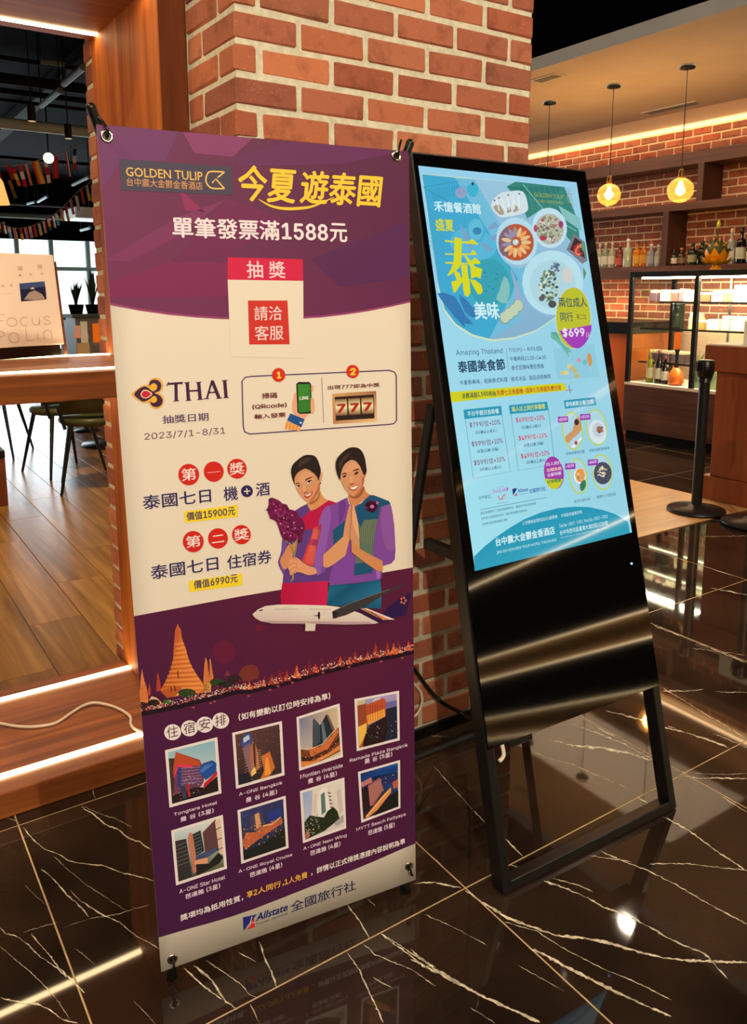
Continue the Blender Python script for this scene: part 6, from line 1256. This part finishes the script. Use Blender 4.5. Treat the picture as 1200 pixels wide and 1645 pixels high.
S.line("202,500 250,850 465,808 415,470", 2, TX_, 3).line("470,470 512,802 725,762 688,440", 2, TX_, 3); S.done('price_tables', 'thin outlined price tables')
PK = (196, 60, 90)
for s_, a, b, h, c in (('$799/位+10%', (228, 556), (410, 534), 36, (130, 90, 130)), ('(12歲以上成人)', (262, 592), (386, 574), 20, TX_), ('$599/位+10%', (240, 668), (424, 640), 36, (130, 90, 130)), ('(6至12歲 兒童)', (274, 702), (400, 682), 20, TX_), ('$599/位+10%', (254, 778), (438, 748), 36, (130, 90, 130)), ('(65歲以上成人)', (290, 808), (412, 786), 20, TX_),
  ('$699/位+10%', (498, 524), (668, 506), 34, PK), ('(12歲以上成人)', (532, 560), (646, 544), 20, TX_), ('$499/位+10%', (514, 630), (682, 608), 34, PK), ('(6至12歲 兒童)', (546, 664), (662, 646), 20, TX_), ('$499/位+10%', (528, 736), (696, 706), 34, PK), ('(65歲以上成人)', (560, 764), (672, 744), 20, TX_)): text1(S, s_, a, b, h, c, .02)
# dish rounds
for x, y, rx, ry, tg, tx, ty in ((828, 566, 60, 112, '+$100', 772, 500), (968, 545, 62, 108, '+$200', 902, 484), (862, 830, 55, 106, '+$200', 814, 774), (1000, 806, 60, 106, '+$400', 946, 750)):
    S.ell(x, y, rx, ry, (190, 206, 70), 3, -6, 30).ell(x, y, rx-7, ry-8, (170, 212, 224), 4, -6, 30); S.poly([(tx-30, ty-16), (tx+30, ty-20), (tx+31, ty+14), (tx-29, ty+20)], (150, 50, 170), 8)
    text1(S, tg, (tx-24, ty+12), (tx+24, ty+8), 22, (226, 206, 240), .02, 9)
S.poly("840,500 870,490 880,560 830,610 800,640 785,600 830,560", (200, 150, 100), 6, 2).ell(852, 515, 14, 18, (60, 40, 40), 7).poly("820,660 880,600 884,612 832,668", (230, 236, 236), 6).ell(848, 636, 9, 12, (190, 60, 60), 7)
S.ell(975, 570, 50, 70, (214, 226, 232), 6, -8).ell(978, 560, 34, 44, (190, 206, 216), 7, -8).ell(985, 556, 18, 20, (150, 110, 90), 8)
S.ell(870, 830, 34, 46, (224, 236, 240), 6).ell(872, 826, 28, 40, (230, 150, 70), 7); S.poly("870,880 900,850 905,890 880,920", (50, 120, 90), 7, 2)
S.ell(1004, 812, 52, 66, (70, 74, 96), 6)
S.at(0, 0, 1); blob(927, 768, 5, 7, 14, [(206, 160, 90), (150, 130, 60), (230, 220, 190)], 9, (.8, 1.6)); blob(966, 762, 8, 9, 22, [(206, 190, 120), (160, 140, 80), (230, 220, 190)], 9, (.8, 1.8)); blob(962, 694, 5, 5, 10, [(170, 110, 80), (120, 80, 70)], 10, (.8, 1.5)); S.done('dish_rounds', 'four round dish pictures with magenta price tags')
S.at(690, 540, 3.636)
for s_, a, b, h in (('蒜香椒鹽魚佐醬', (792, 710), (900, 692), 18), ('明蝦海鮮酸辣湯', (928, 690), (1044, 672), 18)): text1(S, s_, a, b, h, TX_, 0)
S.at(720, 730, 3.529)
for s_, a, b, h in (('泰式奶油蝦大頭', (708, 290), (798, 272), 18), ('慢燉牛小排佐菇', (834, 264), (944, 244), 18), ('合作單位:', (168, 276), (240, 268), 22)): text1(S, s_, a, b, h, TX_, 0)
S.at(750, 760, 4.444)
S.ell(613, 15, 70, 118, (160, 56, 160), 3, -8); S.poly([(613+70*math.cos(math.radians(a)), 15+118*math.sin(math.radians(a))) for a in range(22, 160, 8)], (196, 200, 40), 4)
text1(S, '四人同行', (560, -30), (668, -44), 26, (226, 206, 236), .02, 5); text1(S, '加購馬蝦', (562, 12), (670, 0), 26, (236, 196, 180), .02, 5); text1(S, '主廚特餐', (566, 46), (668, 34), 26, (226, 206, 236), .02, 5); text1(S, '好拿鴨優', (566, 96), (664, 80), 28, (40, 110, 70), .02, 5)
text1(S, 'amazing', (206, 130), (258, 122), 12, (200, 80, 160), 0); text1(S, 'THAILAND', (176, 168), (292, 150), 26, (186, 90, 190), .01); S.line("215,185 235,212 262,170", 6, (206, 60, 130), 3, sm=3).line("240,212 262,200 268,168", 4, (226, 150, 60), 3, sm=3)
S.poly("316,134 352,126 340,150 322,180", (30, 40, 120), 3).poly("330,185 345,160 350,180", (206, 40, 60), 3)
S.line("205,240 285,228", 2, TX_, 3); S.line("90,284 560,192", 3, TX_, 3)
S.poly("45,618 120,545 200,480 300,410 400,350 520,300 640,268 760,256 860,258 960,278 1050,306 1140,362 1155,440 50,722", [TE]*11+[(40, 156, 184)]*3, 2, 0); S.done('footer_field', 'teal rounded footer field and partner marks')
text1(S, 'Allstate', (355, 160), (430, 148), 26, (40, 60, 170), .02, 4, .2); text1(S, 'Travel Service', (355, 178), (430, 168), 8, TX_, 0, 4); text1(S, '全國旅行社', (438, 164), (556, 142), 32, (40, 60, 170), .015, 4)
for s_, a, b, h in (('歡迎致電預訂了解詳細優惠資訊 · 優惠恕不與其他併用', (92, 320), (486, 248), 20), ('照片為示意圖僅供參考，請依現場實際供應為準', (98, 358), (424, 296), 20), ('主辦單位保有最終解釋之權利', (104, 398), (284, 362), 20)): text1(S, s_, a, b, h, TX_, 0)
for s_, a, b, h, bo in (('上述價格皆需另加10%服務費', (386, 392), (640, 346), 26, 0), ('不與其他優惠併用', (664, 336), (814, 312), 26, 0), ('台中震大金鬱金香酒店', (200, 546), (622, 452), 62, .03), ('JEN DA GOLDEN TULIP HOTEL TAICHUNG', (208, 604), (632, 502), 26, 0), ('Tel:04-2837-7001  Fax:04-2837-7002', (650, 408), (998, 338), 24, 0), ('台中市西屯區臺灣大道四段1038號', (656, 462), (1000, 388), 36, .01), ('No.1038, Sec. 4, Taiwan Boulevard, Xitun Dist., Taichung', (662, 486), (1002, 406), 12, 0)): text1(S, s_, a, b, h, WS, bo, 4)
# palm frond and small drinks picture
S.at(820, 400, 8); S.line("500,1090 600,1150 720,1330", 3, (60, 140, 120), 5, sm=3)
for i in range(12):
    t = i/11; x, y = 510+t*200, 1095+t*t*120+t*110; S.poly([(x, y), (x+60-20*t, y-10+10*t), (x+80-20*t, y+25), (x+10, y+14)], (90, 170, 150), 4, 2).poly([(x, y), (x-6+10*t, y+50), (x+20+10*t, y+90), (x+14, y+14)], (100, 180, 160), 4, 2)
S.at(720, 550, 4.615); S.poly("770,60 1075,20 1115,270 800,290", (140, 200, 220), 2); S.ell(1040, 140, 18, 50, (206, 150, 80), 5, -6).line("1046,190 1050,235", 3, (200, 210, 220), 5); S.ell(1004, 160, 16, 22, (90, 190, 206), 5).ell(962, 146, 14, 18, (206, 150, 170), 5)
for x, y in ((890, 190), (905, 200), (840, 240), (868, 238), (945, 262), (930, 225)): S.poly([(x-16, y-14), (x+16, y-16), (x+18, y+14), (x-14, y+18)], rs.choice([(206, 196, 140), (196, 180, 110), (214, 206, 150)]), 5)
S.line("785,265 860,245 940,290 870,300", 2, (190, 206, 220), 5); S.done('drinks_picture', 'palm frond and small iced drinks picture')
# ================================================================== PRINT ON THE DISPLAY BOX
frp = fb.children[0]
for c in fb.children:
    if c.name.startswith('front_panel'): frp = c
FN = (FBM.to_3x3()@Vector((0, -1, 0))).normalized()
def fpos(u, v, l=0): return FBM@Vector((u, 0, v))+FN*(.0003+.0002*l)
def fuv(px, py):
    o = FBM@Vector((0, 0, 0)); r = ray(px, py); t = (o-EYE).dot(FN)/r.dot(FN); q = FBM.inverted()@(EYE+r*t); return (q.x, q.z)
F = Print(fuv, fpos, inkc, M['ink'], frp)
F.at(0, 370, 5.4545); F.poly("208,466 430,446 438,604 214,624", [(50, 70, 110), (50, 76, 120), (90, 90, 90), (30, 34, 50)], 2); F.poly("212,520 434,490 438,604 214,624", (24, 34, 60), 3); F.poly("240,605 290,545 340,525 400,560 425,600 330,612", (160, 140, 120), 4, 0); F.poly("300,515 320,498 340,512", (226, 216, 206), 5); F.done('sea_photo', 'small dark blue sea photo'); F.at(0, 370, 5.4545)
GL = (168, 138, 104)
text1(F, '凝', (200, 352), (246, 348), 40, GL, 0); text1(F, '視', (374, 338), (418, 334), 40, GL, 0)
for s_, x, y in (('寶', 205, 402), ('島', 300, 395), ('林', 400, 388)): text1(F, s_, (x, y), (x+26, y-2), 20, GL, 0)
text1(F, '攝影', (50, 498), (76, 496), 20, GL, 0); text1(F, '展', (125, 492), (150, 490), 20, GL, 0); F.line("0,562 150,550", 1.5, GL, 2)
def arcl(cx, cy, rx, ry, a0, a1, w=5):
    F.line([(cx+rx*math.cos(math.radians(a0+(a1-a0)*i/20)), cy+ry*math.sin(math.radians(a0+(a1-a0)*i/20))) for i in range(21)], w, GL, 2)
F.line("2,860 5,742 62,738", 5, GL, 2).line("5,795 50,792", 5, GL, 2); arcl(122, 805, 44, 36, 0, 360); arcl(235, 800, 38, 38, -50, -300); F.line("300,765 302,800", 5, GL, 2); arcl(332, 798, 30, 32, 180, 0); F.line("362,765 364,832", 5, GL, 2)
F.line("455,765 432,750 408,765 415,785 450,795 456,815 430,825 400,815", 5, GL, 2, sm=3); F.line("5,990 8,885", 5, GL, 2); arcl(10, 910, 38, 26, -90, 90); arcl(132, 942, 44, 44, 0, 360); F.line("240,865 245,968 300,965", 5, GL, 2).line("338,898 342,960", 5, GL, 2).line("396,960 392,895", 5, GL, 2); arcl(428, 905, 34, 28, 180, 360); F.line("462,905 465,952", 5, GL, 2)
F.done('outline_lettering', 'thin outlined words FOCUS PO LIN')
flush_text()
print('scene built: objects', len(bpy.data.objects), 'tris', sum(len(o.data.loop_triangles) if False else sum(len(p.vertices)-2 for p in o.data.polygons) for o in bpy.data.objects if o.type == 'MESH'))
